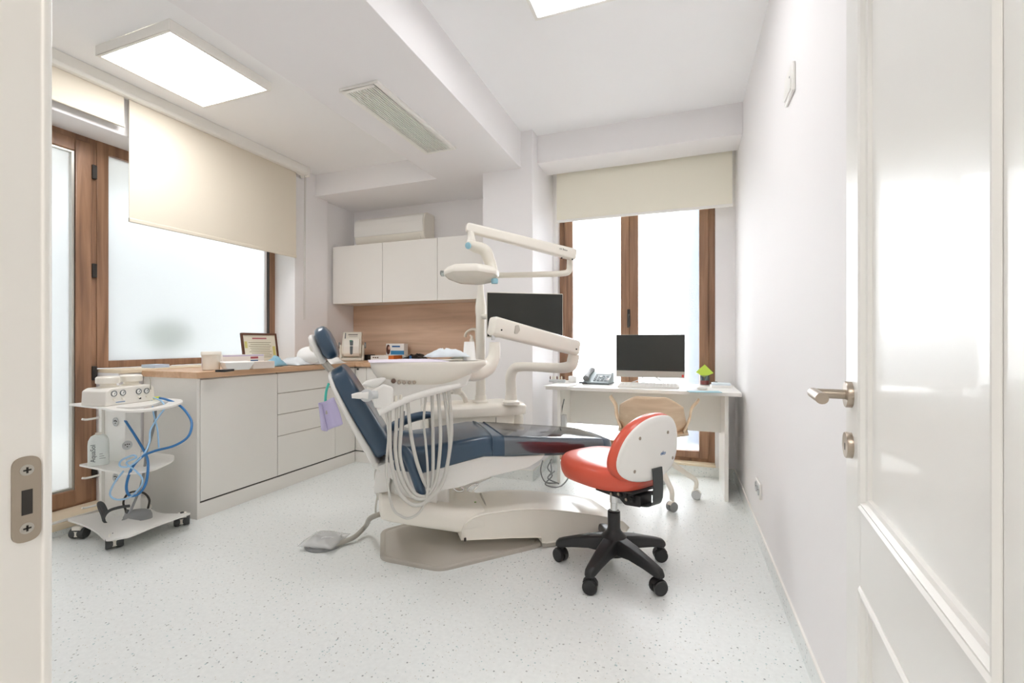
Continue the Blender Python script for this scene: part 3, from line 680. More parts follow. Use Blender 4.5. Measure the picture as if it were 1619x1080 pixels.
# backrest
BB = Vector((.055, TC, .575)); bx_ = Vector((-.483, 0, .8757)); bn = Vector((.8757, 0, .483))
LB = .475
def bsec(q, hw, th, back=0, concave=.018, n=36):
    out = []
    for y, d in supel(hw, th/2, 4.2, n):
        d2 = d+(concave*((y/hw)**2) if d > 0 else 0)-back
        p = BB+bx_*q+bn*d2; out.append((p.x, TC+y, p.z))
    return out
prf = [(-.034, .16, .05), (-.030, .195, .085), (-.012, .212, .10), (.06, .225, .105), (.18, .238, .10), (.285, .236, .095), (.37, .212, .088), (.415, .175, .078), (.438, .13, .062), (.447, .08, .04)]
b = MB(MCH); b.loft([bsec(q, hw, th) for q, hw, th in prf]); b.build('backrest', M_navy, ch, angle=60)
prs = [(-.085, .15, .03, .060), (-.065, .19, .045, .060), (.03, .222, .045, .054), (.18, .240, .036, .050), (.29, .236, .032, .045), (.385, .205, .028, .040), (.43, .16, .022, .034), (.445, .09, .016, .030)]
b = MB(MCH); b.loft([bsec(q, hw, th, bk, 0) for q, hw, th, bk in prs]); b.build('backrest_shell', M_shell, ch, angle=60)
def seam(y0, q0, y1, q1, d0=.052): 
    f = lambda y, q: tuple(Vector((BB.x, TC+y, BB.z))+Vector((bx_.x, 0, bx_.z))*q+Vector((bn.x, 0, bn.z))*d0)
    return [f(y0, q0), f((y0+y1)/2, (q0+q1)/2), f(y1, q1)]
b = MB(MCH)
b.tube(seam(-.19, .22, 0, .185, .040)+seam(0, .185, .19, .22, .040)[1:], .0025, 6, 4); b.build('seam', mat('navy_seam', (34, 50, 66), .5), ch)
# headrest
HB, HT = Vector((-.205, TC, 1.005)), Vector((-.272, TC, 1.158))
hx = Vector((HT.x-HB.x, 0, HT.z-HB.z)); LH = hx.length; hx.normalize(); hn = Vector((hx.z, 0, -hx.x))
def hsec(q, hw, th, off=0, conc=.012):
    out = []
    for y, d in supel(hw, th/2, 2.8, 32):
        p = Vector((HB.x, 0, HB.z))+hx*q+hn*(d+off+(conc*(y/hw)**2 if d > 0 else 0)); out.append((p.x, TC+y, p.z))
    return out
b = MB(MCH); b.loft([hsec(q*LH, hw, th, .032) for q, hw, th in ((-.02, .04, .02), (.03, .085, .055), (.2, .115, .075), (.5, .128, .078), (.78, .118, .07), (.95, .08, .05), (1.0, .04, .02))]); b.build('headrest', M_navy, ch, angle=60)
b = MB(MCH); b.loft([hsec(q*LH, hw, th, -.018, 0) for q, hw, th in ((-.05, .03, .015), (0, .075, .035), (.3, .10, .04), (.65, .10, .04), (.82, .07, .03), (.88, .03, .015))]); b.build('headrest_shell', M_shell, ch, angle=60)
b = MB(MCH); b.tube([(-.235, TC, 1.04), (-.222, TC, 1.0), (-.17, TC, .93), (-.13, TC, .85)], .018, 10, 4, flat=1.8); b.build('headrest_stem', M_alum, ch)
b = MB(MCH); b.ell((-.262, TC+.02, 1.075), .025, .05, .03); b.build('headrest_knob', M_ivory, ch)
# armrests
b = MB(); b.tube([PT(u, v, t_) for u, v, t_ in ((621, 716, -2.30), (629, 710, -2.24), (637, 712, -2.20), (645, 722, -2.19), (655, 745, -2.18), (663, 768, -2.18), (668, 784, -2.18))], [.012, .02, .024, .026, .026, .025, .020], 14, 5); ar = b.build('armrest', M_navy, ch)
b = MB(); b.tube([PT(u, v, -2.80) for u, v in ((598, 688), (610, 684), (625, 672), (648, 662), (668, 657), (682, 656))], [.012, .022, .027, .027, .026, .020], 14, 5); ar2 = b.build('armrest', M_navy, ch)
b = MB(); b.tube([PT(680, 662, -2.80), PT(681, 690, -2.80)], .012, 12, 1); b.build('armrest_post', M_alum, ar2)
b = MB(); b.ell(PT(632, 692, -2.78), .045, .045, .045); b.tube([PT(640, 675, -2.79), PT(632, 692, -2.78)], .025, 12, 1); b.build('armrest_pivot', M_shell, ar2)
b = MB(); b.tube([PT(u, v, -2.45) for u, v in ((597, 735), (594, 750), (596, 775), (599, 790))], .008, 8, 4); b.tube([PT(u, v, -2.45) for u, v in ((598, 780), (594, 800), (594, 812))], .005, 8, 4); b.build('rear_hose', M_hose, ch)
b = MB()
for A_, B_ in (((713, 769), (733, 775)), ((757, 767), (739, 775))):
    pa, pb = PT(*A_, -2.34), PT(*B_, -2.34); pm = (pa+pb)/2
    b.tube([pa, pm+Vector((0, 0, .016)), pb, pm+Vector((0, 0, -.016)), pa], .0045, 8, 6)
b.build('release_loop', M_chrome, ch)
b = MB(); b.tube([PT(690, 778, -2.42), PT(712, 766, -2.44), PT(738, 768, -2.44), PT(776, 752, -2.44)], .012, 8, 3); b.build('tilt_link', M_shell, ch)

# foot pedal on floor
c = PZ(513, 861, 0)
t = thing('foot_pedal', 'clear-wrapped disc foot pedal on the floor left of the chair', 'foot pedal', c)
MB().lathe([(.098, 0), (.10, .006), (.096, .014), (.085, .018), (0, .018)], c, 40).build('base', M_grey, t)
MB().lathe([(.084, .017), (.082, .03), (.06, .046), (.025, .052), (0, .052)], c, 40).build('disc', M_lgrey, t)
crumple('plastic_wrap', c+Vector((.0, 0, .022)), .20, .19, .040, 4.4, M_wrap, .2, t, 1., 18, 9)
b = MB(); p1 = PT(594, 813, -2.40)
b.tube([c+Vector((.085, -.02, .02)), PZ(545, 856, .02), PZ(562, 848, .03), PZ(578, 832, .06), PT(585, 820, -2.40), p1+Vector((.02, .01, 0))], .013, 12, 6); b.build('pedal_hose', mat('hose_grey_dark', (172, 168, 158), .45), t)
b = MB(); b.tube([c+Vector((.075, .02, .02)), c+Vector((.09, .03, .06))], .003, 6, 1); b.build('wrap_tip', M_lgrey, t)

# bib with clip
p = PT(511, 617, -2.40)
t = thing('bib_clip', 'lilac paper bib on a turquoise strap hanging from the headrest', 'bib', PT(520, 680, -2.40))
b = MB(); b.tube([PT(u, v, -2.40) for u, v in ((520, 606), (516, 618), (514.5, 635), (516, 648))], .006, 8, 5); b.build('strap', M_teal, t)
b = MB(); b.tube([PT(516, 646, -2.40), PT(516.5, 655, -2.395)], .005, 8, 1); b.build('clip', M_alum, t)
P4 = [PT(504, 637, -2.40), PT(530, 628, -2.36), PT(543, 670, -2.36), PT(517, 681, -2.40)]
def bil(P, u, v): return (P[0]*(1-u)+P[1]*u)*(1-v)+(P[3]*(1-u)+P[2]*u)*v
b = MB(); b.grid(lambda u, v: bil(P4, u, v)+Vector((.006*sin(6*u+3*v), .01*sin(4*u), 0)), 10, 10); b.build('paper_bib', M_lilac, t, solid=.002)
P5 = [PT(504, 637, -2.40), PT(509, 640, -2.39), PT(518, 682, -2.39), PT(508, 679, -2.41)]
b = MB(); b.grid(lambda u, v: bil(P5, u, v)+Vector((0, -.01*sin(pi*u), 0)), 6, 6); b.build('bib_fold', M_lilac, t, solid=.002)

# ================================================================== DENTAL UNIT
TU = -3.02
du = thing('dental_unit', 'white dental delivery unit with lamp, screen and instrument hoses behind the chair', 'dental unit', MCH @ Vector((.66, TU, 0)))
b = MB(MCH)
def csec(z, s0, s1, t0, t1, r): return [(x, y, z) for x, y in fillet([(s0, t0), (s1, t0), (s1, t1), (s0, t1)], r, 6)]
b.loft([csec(.30, .36, .90, -2.90, -3.14, .05), csec(.56, .345, .935, -2.885, -3.16, .05), csec(.63, .34, .94, -2.882, -3.16, .05)]); b.build('cabinet', M_white, du, angle=30)
b = MB(MCH); b.loft([csec(.605, .35, .94, -2.90, -3.15, .08), csec(.61, .335, 1.025, -2.872, -3.175, .1), csec(.66, .33, 1.03, -2.868, -3.18, .1), csec(.682, .345, 1.01, -2.885, -3.165, .1), csec(.69, .38, .94, -2.92, -3.13, .09)]); b.build('cabinet_top', M_white, du, angle=60)
b = MB(MCH); b.lathe([(.05, 0), (.06, .02), (.062, .14), (.04, .17), (0, .175)], (.97, -3.02, .44), 24); b.build('side_canister', M_white, du)
b = MB(MCH); b.box(.42, .62, -3.12, -2.94, .0, .32); b.build('support_foot', M_white, du, bevel=.02)
b = MB(MCH); b.box(.795, .797, -2.8865, -2.88, .36, .60); b.build('door_gap', M_gap, du)
# small cuspidor rim and spout pipe
b = MB(); b.tube([PT(u, v, -2.98) for u, v in ((668, 622), (690, 620), (715, 619), (727, 621), (734, 628), (737, 636))], .017, 14, 5); b.build('bowl_filler', M_white, du)
b = MB(); p = PT(722, 604, -2.98); b.lathe([(.045, 0), (.085, .012), (.09, .016), (.08, .018), (.02, .014)], p, 32); b.tube([p+Vector((0, 0, .005)), p+Vector((0, 0, -.08))], .03, 16, 1); b.build('cup_tray', M_white, du)
# light pole
DPOLE = 3.05
def polepts(u, vs, d): return [PD(u, v, d) for v in vs]
pb_ = PD(760, 632, DPOLE)
zof = lambda v, d=DPOLE: H+(540-v)/F*d
b = MB(); b.lathe([(.052, -.03), (.052, -.01), (.038, .0), (.036, .03)], pb_, 24); b.build('pole_collar', M_white, du)
b = MB(); b.lathe([(.032, pb_.z-.02), (.032, zof(500)), (.036, zof(494)), (.036, zof(484)), (.030, zof(474)), (.022, zof(462)), (.020, zof(452)), (.020, zof(433)), (.012, zof(430))], (pb_.x, pb_.y, 0), 24); b.build('light_pole', M_white, du, angle=50)
# lamp arms
DA = 2.95
pe = PD(898, 432.5, DA)
b = MB(); b.tube([Vector((pb_.x, pb_.y, zof(436))), PD(850, 434, 2.97), PD(888, 432.5, DA), PD(899, 429, DA), PD(900.5, 418, DA), PD(900.5, 404, DA)], [.018, .019, .02, .02, .019, .017], 16, 6); b.build('lamp_tube', M_ivory, du, angle=60)
def bar(name, A, B, h0, h1, w0, w1, m, ext=0, r=.25):
    A, B = Vector(A), Vector(B); d = (B-A).normalized(); A = A-d*ext; B = B+d*ext
    side = d.cross(Vector((0, 0, 1))).normalized(); up = side.cross(d)
    def R(P, h, w, q=1): return [P+side*x*q+up*y*q for x, y in fillet([(-w/2, -h/2), (w/2, -h/2), (w/2, h/2), (-w/2, h/2)], min(h, w)*r, 4)]
    b = MB(); Ln = (B-A).length
    b.loft([R(A, h0, w0, .6), R(A+d*Ln*.008, h0, w0, .9), R(A+d*Ln*.025, h0, w0), R(B-d*Ln*.025, h1, w1), R(B-d*Ln*.008, h1, w1, .9), R(B, h1, w1, .6)])
    return b.build(name, m, du, angle=40), d, side, up
PA, PB = PD(740, 360, 2.72), PD(907, 403, 2.93)
sp, d_, sd_, up_ = bar('lamp_spring_arm', PA, PB, .055, .072, .05, .06, M_white, .012)
sgn = -1 if (sd_.dot(PA-CAM) > 0) else 1
MT = frame_M(PD(887.5, 396, 2.905)+sd_*sgn*.034, d_, up_)
b = MB(MT)
for x0, x1, h_ in ((-.026, -.022, .006), (-.018, -.013, .007), (-.004, .0, .011), (.003, .009, .006), (.012, .018, .006), (.021, .027, .006)): b.box(x0, x1, -.004, -.004+h_, -.002, .0006)
b.build('printed_mark', mat('print_grey2', (140, 136, 130), .6), sp)
b = MB()
for u, v in ((886, 385+24), (903, 411)):
    b.ell(PD(u, v, 2.90)+sd_*sgn*.02, .006, .006, .006, 10, 6)
b.build('joint_screw', M_dark, sp)
b = MB(); b.tube([PD(744, 366, 2.71), PD(745, 376, 2.71), PD(745, 384, 2.71)], [.018, .022, .03], 16, 3); b.build('lamp_neck', M_white, du)
yk = [PD(742, 387, 2.68), PD(752, 390.5, 2.68), PD(762, 393.5, 2.68), PD(768.5, 399, 2.68), PD(772, 408, 2.68), PD(776, 418, 2.68), PD(780, 430, 2.66)]
b = MB(); b.tube(yk, [.028, .034, .036, .036, .034, .028], 14, 5, flat=.9); b.build('lamp_yoke', M_ivory, du, angle=60)
for u, v in ((740.5, 388.5),):
    b = MB(); q = PD(u, v, 2.68); b.lathe([(.020, 0), (.019, .006), (.010, .008), (0, .008)], q-ray(u, v).normalized()*.03, 20, -ray(u, v)+Vector((-.6, 0, 0))); b.build('lamp_knob', M_sky, du)
# lamp head : shallow lens-shaped dish, local frame
lc = PD(744, 434, 2.62)
LX = Vector((cos(YAW), sin(YAW), -.03)).normalized(); LYv = Vector((-sin(YAW), cos(YAW), -.20)).normalized(); LX = (LX-LYv*LX.dot(LYv)).normalized(); LZ = LX.cross(LYv)
ML = Matrix(((LX.x, LYv.x, LZ.x, lc.x), (LX.y, LYv.y, LZ.y, lc.y), (LX.z, LYv.z, LZ.z, lc.z), (0, 0, 0, 1)))
def lring(z, k, sx=0): return [(x+sx, y, z) for x, y in fillet([(-.155*k, -.02*k), (-.09*k, -.085*k), (.05*k, -.10*k), (.15*k, -.06*k), (.165*k, 0), (.15*k, .06*k), (.05*k, .10*k), (-.09*k, .085*k), (-.155*k, .02*k)], .014, 4)]
b = MB(ML); b.loft([lring(-.012, .97), lring(-.004, 1.0), lring(.012, 1.0), lring(.034, .88), lring(.046, .6, .01)]); b.build('lamp_head', M_white, du, angle=35)
b = MB(ML); b.loft([lring(-.050, .35), lring(-.042, .62), lring(-.028, .84), lring(-.012, .95)]); b.build('lamp_lens', mat('lamp_lens', (226, 220, 206), .12), du, angle=60)
b = MB(ML); b.box(-.175, -.15, -.02, .02, -.012, .014); b.build('lamp_handle', M_clear, du, bevel=.006)
q = PD(782, 444, 2.60); b = MB(); b.lathe([(.018, -.016), (.02, -.008), (.02, .01), (.012, .014)], q, 20); b.build('lamp_knob', M_sky, du)
q = PD(783, 433, 2.62); b = MB(); b.ell(q, .022, .03, .028); b.build('lamp_pivot', M_white, du)
# screen on the pole
SD = 2.86
A_, B_ = PD(769.5, 461.5, SD-.02), PD(890, 464.5, SD+.03)
sx_ = (B_-A_); wS = sx_.length; sx_.normalize(); hS = wS*9/16+.012
nrm = sx_.cross(Vector((0, 0, 1))).normalized()
MS = frame_M(A_-Vector((0, 0, hS)), sx_, (0, 0, 1))     # z of frame points to the viewer side
b = MB(MS); b.prism(fillet([(0, 0), (wS, 0), (wS, hS), (0, hS)], .006), -.022, 0); mon = b.build('screen', M_ivory, du, bevel=.003)
b = MB(MS); b.box(.004, wS-.003, .006, hS-.005, 0, .0012); b.build('display', M_blackg, mon)
b = MB(MS); b.tube([(wS*.3, hS*.45, -.02), (wS*.1, hS*.45, -.05)], .02, 10, 1); b.tube([(wS*.15, hS*.45, -.05), tuple(MS.inverted() @ Vector((pb_.x, pb_.y, A_.z-hS*.5)))], .018, 10, 1); b.build('screen_bracket', M_ivory, mon)
# delivery column and arm
pd_ = PD(808, 632, 3.02)
b = MB(); b.lathe([(.058, -.03), (.058, -.012), (.042, 0), (.040, .03)], pd_, 24); b.build('column_collar', M_white, du)
z1 = H+(540-584)/F*2.98
b = MB(); b.tube([pd_, PD(808, 612, 3.02), PD(807.5, 596, 3.01), PD(812, 584, 3.0), PD(822, 580, 2.98), PD(850, 580.5, 2.93), PD(885, 582, 2.86), PD(902, 578.5, 2.83), PD(906, 568, 2.83), PD(907.5, 560, 2.83)], [.036, .036, .036, .034, .031, .030, .033, .036, .036, .034], 18, 6); b.build('delivery_tube', M_white, du, angle=60)
b = MB(); b.tube([PD(904, 553, 2.83), PD(904.5, 562, 2.83)], .012, 12, 1); b.build('arm_pin', M_chrome, du)
PA, PB = PD(779, 515.5, 2.45), PD(910, 550, 2.82)
sp2, d2, sd2, up2 = bar('delivery_spring_arm', PA, PB, .105, .095, .075, .07, M_white, .012, .3)
sgn = -1 if (sd2.dot(PA-CAM) > 0) else 1
MB(frame_M(PD(808, 521, 2.54)+sd2*sgn*.036, d2, up2)).prism(fillet([(-.012, -.026), (.006, -.026), (.022, 0), (.008, .026), (-.012, .02)], .006), 0, .020).build('brake_knob', mat('knob_grey', (196, 191, 180), .4), sp2)
b = MB()
for u, v, dd in ((787, 522, 2.44), (905, 552, 2.80)): b.ell(PD(u, v, dd)+sd2*sgn*.036, .005, .005, .005, 10, 6)
b.build('joint_screw', M_dark, sp2)
b = MB(); b.tube([PD(780, 525, 2.45), PD(780, 538, 2.45)], .011, 12, 1); b.build('arm_pin', M_chrome, du)
b = MB(); b.tube([PD(771, 527, 2.47), PD(795, 531, 2.47)], .007, 8, 1); b.build('pin_lever', M_black, du)
b = MB(); b.tube([PD(782, 541, 2.45), PD(782, 552, 2.45), PD(780.5, 566, 2.44), PD(771, 581, 2.42), PD(754, 588.5, 2.38), PD(735, 589, 2.32), PD(722, 588, 2.29)], [.028, .030, .033, .042, .046, .044, .040], 20, 6); b.build('table_arm', M_white, du, angle=60)
# instrument table (boat shaped), local frame along chair-parallel axis at t=-2.25
TT = -2.25
def tp(u, v, t=TT): return MCH.inverted() @ PT(u, v, t)
def tring(s0, s1, z, hw, tc=TT-.02, e=3.2):
    c = (s0+s1)/2; r = (s1-s0)/2
    return [(c+x, tc+y, z) for x, y in supel(r, hw, e, 44)]
sL, sR = tp(585, 573).x, tp(768, 570).x
zr = tp(640, 571).z
b = MB(MCH); b.loft([tring(sL+.09, sR-.20, zr-.128, .10), tring(sL+.05, sR-.16, zr-.105, .13), tring(sL+.012, sR-.05, zr-.05, .165), tring(sL+.002, sR-.005, zr-.02, .178), tring(sL, sR, zr-.006, .18), tring(sL+.004, sR-.003, zr, .177), tring(sL+.03, sR-.03, zr-.004, .15)])
tbl = b.build('instrument_table', M_white, du, angle=60)
# lower console with buttons
b = MB(MCH)
pa, pb2, pc, pd2 = tp(597, 600, -2.14), tp(748, 590, -2.17), tp(738, 611, -2.14), tp(612, 645, -2.11)
f = lambda p, dt: (p.x, p.y+dt, p.z)
b.loft([[f(pa, .0), f(pb2, .0), f(pc, .0), f(pd2, .0)], [f(pa, -.16), f(pb2, -.16), f(pc, -.14), f(pd2, -.12)]]); b.build('console', M_shell, du, bevel=.012, seg=3)
for u in (631, 639, 647, 655):
    q = PT(u, 605, -2.135); b = MB(); b.lathe([(.0075, 0), (.0085, .006), (.007, .014), (0, .016)], q, 14, (SA, -CA, .1)); b.build('button', M_nickel, tbl)
q = PT(622, 602.5, -2.135); b = MB(); b.lathe([(.009, 0), (.011, .006), (.008, .012), (0, .014)], q, 14, (SA, -CA, .1)); b.build('button', mat('brown_button', (120, 96, 84), .4), tbl)
b = MB(); b.tube([PT(657, 602, -2.135), PT(662, 597, -2.125)], .003, 8, 1); b.build('toggle', M_grey, tbl)
# holder rail
b = MB(); hr0, hr1 = PT(598, 652, -2.10), PT(727, 610, -2.12)
b.tube([hr0, PT(640, 633, -2.10), PT(690, 617, -2.11), hr1], [.018, .016, .014, .012], 14, 4); b.build('holder_rail', M_shell, du, angle=60)
for i, u in enumerate((609, 617.5, 626, 634)):
    q = PT(u, 633-i*1.0, -2.095); b = MB(); b.tube([q+Vector((0, 0, .016)), q+Vector((0, 0, -.02))], [.006, .0085], 10, 1); b.build('holder_nozzle', M_ivory, du)
# side wing, joystick and flap
b = MB(); b.loft([[PT(u, v, t_) for u, v in ((586, 618), (606, 607), (622, 612), (622, 640), (604, 647), (592, 645))] for t_ in (-2.085, -2.13)]); b.build('side_wing', M_shell, du, bevel=.01, seg=3)
b = MB(); b.loft([[PT(u, v, t_) for u, v in ((571, 609), (578, 602), (606, 596), (612, 599), (600, 609), (590, 614))] for t_ in (-2.10, -2.15)]); b.build('table_handle', M_shell, du, bevel=.012, seg=3)
b = MB(); q = PT(579.5, 625.5, -2.075); ax_ = -ray(579, 625).normalized(); b.lathe([(.026, -.02), (.028, 0), (.027, .010), (.022, .013), (0, .013)], q, 28, ax_); b.tube([q, PT(596, 624, -2.09)], .018, 12, 1); b.build('joystick_hub', M_lgrey, du)
b = MB(); b.tube([q+Vector((.01, .0, .0)), PT(566, 625.5, -2.07), PT(556, 626.5, -2.07)], [.019, .014, .009], 12, 3, flat=.7); b.build('joystick_lever', M_shell, du)
b = MB(); b.ell(q+ax_*.014, .004, .004, .004, 10, 6); b.build('hub_screw', M_nickel, du)
# hoses
HS = [
 ([(609, 646), (613, 672), (614, 695), (611.5, 727), (611.5, 757), (621, 803), (634, 816), (647, 819.5), (662, 811), (671, 795), (676, 775), (676, 740), (673, 700), (670, 665), (674, 619)], -2.105, .0058),
 ([(616, 643), (616, 676), (617, 715), (622, 748), (629, 775), (645, 794), (661.5, 798.5), (678, 790), (693, 775), (703, 755), (709, 725), (713.5, 690), (713, 660), (709, 614)], -2.11, .0088),
 ([(627.5, 640), (626.5, 675), (625, 710), (630, 745), (640, 770), (654, 786), (668, 789.5), (684, 783), (698, 765), (706, 740), (711, 705), (708, 665), (701, 615)], -2.115, .0085),
 ([(635.5, 637), (634.5, 672), (632, 712), (635, 735), (645, 765), (657, 781), (671, 785), (682, 776), (690, 757), (695, 720), (696.5, 680), (692.5, 617)], -2.12, .0085),
 ([(644.5, 634), (647.5, 668), (652, 700), (659, 730), (668, 756), (675, 770), (680, 775), (683, 765), (684.5, 740), (684.5, 690), (683, 619)], -2.125, .0085),
]
for pts, t_, r_ in HS:
    b = MB(); n_ = len(pts)
    b.tube([PT(u, v, t_-.05*(i/(n_-1))) for i, (u, v) in enumerate(pts)], r_, 10, 6); b.build('instrument_hose', M_hose, du)
b = MB(); b.tube([PT(639, 650, -2.13), PT(637, 680, -2.13)], .004, 8, 1); b.build('syringe_tip', M_grey, du)
# loose things on the table
c = MCH @ Vector(((sL+sR)/2-.06, TT-.03, zr+.001))
o = crumple('paper_sheet', MCH @ Vector((sL+.17, TT-.015, zr-.003)), .36, .33, .016, 2.2, M_lilac2, AX, None, .3, 16, 8, .004); tag(o, 'pale lilac paper liner spread on the instrument table', 'paper')
qq = PT(707, 566, TT-.05)
o = crumple('tissue', Vector((qq.x, qq.y, zr+.014)), .21, .14, .055, 9.3, M_bluet, AX+.2); tag(o, 'crumpled pale blue tissue heaped on the instrument table', 'tissue')
qq = PT(742, 571, TT-.04)
t = thing('paper_cup', 'white paper cup upside down at the arm end of the instrument table', 'cup', (qq.x, qq.y, zr-.002))
MB().lathe([(.034, 0), (.0355, .002), (.034, .004), (.0265, .094), (.025, .096), (.0245, .092), (0, .092)], (qq.x, qq.y, zr-.002), 32).build('cup_wall', M_paper, t)
qq = PT(727, 571, TT-.06)
o = crumple('gauze_pad', Vector((qq.x, qq.y, zr+.001)), .09, .06, .016, 6.6, M_cream, AX); tag(o, 'small cream gauze pad beside the paper cup', 'gauze')

# ================================================================== DESK AREA
ZD = .755
t = thing('desk', 'white office desk under the window beside the right wall', 'desk', (-.3, 3.66, 0))
MB().box(-.985, .378, 3.365, 3.955, ZD-.025, ZD).build('desktop', M_lacq, t, bevel=.0015)
MB().box(-.905, -.88, 3.42, 3.94, 0, ZD-.025).build('side_panel', M_lacq, t, bevel=.001)
MB().box(.277, .302, 3.43, 3.94, 0, ZD-.025).build('side_panel', M_lacq, t, bevel=.001)
MB().box(-.88, .277, 3.75, 3.767, .413, ZD-.025).build('modesty_panel', M_lacq, t, bevel=.001)
ym = 3.76
A_, B_ = PY(974, 529.5, ym), PY(1083, 528.5, ym); zb = PY(1030, 597, ym).z; zt = (A_.z+B_.z)/2
t = thing('computer_monitor', 'black all-in-one computer screen with silver chin on the desk', 'monitor', ((A_.x+B_.x)/2, ym+.05, ZD))
b = MB(); b.prism(fillet([(A_.x, zb), (B_.x, zb), (B_.x, zt), (A_.x, zt)], .005), ym, ym+.025, 'xz'); b.build('casing', M_alum, t, bevel=.002)
MB().box(A_.x+.002, B_.x-.002, ym-.0015, ym+.001, zb+.052, zt-.002).build('display', M_blackg, t)
MB().box(B_.x-.024, B_.x-.008, ym-.0012, ym+.001, zb+.008, zb+.028).build('red_sticker', M_redp, t)
xm = (A_.x+B_.x)/2
b = MB()
for sx in (-1, 1):
    b.tube([(xm+sx*.04, ym+.03, zb+.03), (xm+sx*.06, ym, zb-.005), (xm+sx*.17, ym-.10, ZD+.004)], .004, 8, 4)
    b.tube([(xm+sx*.04, ym+.03, zb+.03), (xm+sx*.05, ym+.06, zb-.01), (xm+sx*.10, ym+.12, ZD+.004)], .004, 8, 4)
b.tube([(xm-.17, ym-.10, ZD+.004), (xm+.0, ym-.02, ZD+.02), (xm+.17, ym-.10, ZD+.004)], .003, 8, 6)
b.build('wire_stand', M_chrome, t)
k0, k1 = PZ(976, 612, ZD), PZ(1074, 614.5, ZD)
t = thing('keyboard', 'white keyboard in front of the black screen', 'keyboard', ((k0+k1)/2))
L_ = (k1-k0).length; MK = frame_M(k0, k1-k0, (0, 1, 0)); 
b = MB(MK); b.hexa([(0, 0, 0), (L_, 0, 0), (0, .13, 0), (L_, .13, 0), (0, 0, .010), (L_, 0, .010), (0, .13, .022), (L_, .13, .022)]); b.build('keyboard_base', M_lacq, t, bevel=.003)
b = MB(MK)
for r_ in range(5):
    for i in range(16): b.box(.012+i*(L_-.024)/16, .012+(i+.86)*(L_-.024)/16, .012+r_*.022, .031+r_*.022, .010+r_*.0021, .0165+r_*.0021)
b.build('keys', M_paper, t)
p = PZ(947, 606.5, ZD)
t = thing('desk_phone', 'grey desk telephone with corded handset left of the screen', 'telephone', p)
M = Matrix.Translation(p) @ Matrix.Rotation(radians(-6), 4, 'Z')
b = MB(M); b.prism(fillet([(-.09, 0), (.09, 0), (.09, .085), (.07, .09), (-.085, .018), (-.09, .012)], .004), -.11, .10, 'yz'); b.build('phone_body', M_phone, t, bevel=.004)
b = MB(M); b.box(-.115, .105, -.095, .092, 0, .012); b.build('phone_base', M_slate, t, bevel=.003)
MP = M @ frame_M((0.02, -.012, .0535), (1, 0, 0), (0, .155, .072))
b = MB(MP); b.box(-.055, .075, .045, .078, 0, .002); b.build('phone_display', M_lgrey, t)
b = MB(MP)
for i in range(4):
    for j in range(4): b.box(-.05+i*.03, -.03+i*.03, -.06+j*.023, -.045+j*.023, 0, .004)
b.build('buttons', M_slate, t)
b = MB(MP); b.box(.045, .075, -.05, -.015, .0005, .003); b.box(-.01, .01, .0, .015, .0005, .005); b.build('paper_label', M_paper, t)
b = MB(M); b.tube([(-.085, -.085, .045), (-.088, -.05, .062), (-.088, .02, .085), (-.086, .075, .105), (-.084, .095, .10)], [.026, .02, .017, .021, .027], 14, 5); b.build('handset', M_grey, t)
b = MB(M); 
b.tube([(-.09+.02*cos(i*1.3)-.012*i*.5*.35, -.10-.02*sin(i*1.3), .012+.004*sin(i*2.)) for i in range(14)]+[(-.14, -.09, .012)], .005, 6, 4); b.build('cord', M_slate, t)
# shade guide and papers at the left end
p0, p1 = PZ(868, 604.5, ZD), PZ(893, 605, ZD)
t = thing('tooth_shade_guide', 'small rack of tooth shade samples at the left end of the desk', 'shade guide', (p0+p1)/2)
MB(frame_M(p0, p1-p0, (0, 1, 0))).box(0, (p1-p0).length, 0, .03, 0, .025).build('rack', M_lgrey, t, bevel=.003)
for i in range(7):
    q = p0.lerp(p1, (i+.5)/7)+Vector((0, .006, .02)); b = MB(); b.ell(q+Vector((0, 0, .018)), .006, .004, .016, 10, 6); b.build('tooth_sample', M_cream if i % 3 else M_brown, t)
q = [PZ(859, 611, ZD), PZ(896, 612.5, ZD)]
Mq = frame_M(q[0], q[1]-q[0], (.2, 1, 0)); Lq = (q[1]-q[0]).length
tag(MB(Mq).box(0, Lq, 0, .20, .0, .006).build('paper_stack', M_paper, bevel=.001), 'thin stack of white paper on the left end of the desk', 'paper')
q = PZ(905, 604.5, ZD); b = MB(); b.box(q.x-.035, q.x+.03, q.y, q.y+.05, ZD, ZD+.05)
tag(b.build('note_block', M_paper, bevel=.002), 'small white block between the shade samples and the phone', 'note block')
# pencil cup
p = PZ(1114, 608.5, ZD)
t = thing('pencil_cup', 'clear pen cup with a red band holding lime notes on the desk', 'pen cup', p)
MB().lathe([(.035, 0), (.036, .078), (.0335, .078), (.033, .003), (0, .003)], p, 28).build('cup', M_clear, t)
MB().lathe([(.0332, .004), (.0335, .034), (0, .034)], p, 24).build('red_insert', M_redp, t)
for i, (dx, dy, l_, m_) in enumerate(((-.02, .008, .125, M_dblue), (.014, .012, .115, M_bluec), (.004, .018, .11, M_slate))):
    MB().cyl(p+Vector((dx*.5, dy, .03)), p+Vector((dx*2.2, dy*1.4, l_)), .004, n=8).build('pen', m_, t)
MN = frame_M(p+Vector((0, -.012, .105)), (1, .05, 0), (0, .25, 1))
b = MB(MN); b.prism(fillet([(-.066, -.005), (-.005, -.045), (.064, -.01), (0, .058)], .002), 0, .006); b.build('lime_notes', M_green, t)
tag(rbox('ink_bottle', p+Vector((.075, -.03, 0)), .03, .03, .03, .2, M_slate), 'small dark clip beside the pen cup', 'clip')
p = PZ(1140, 613, ZD)+Vector((0, .02, 0))
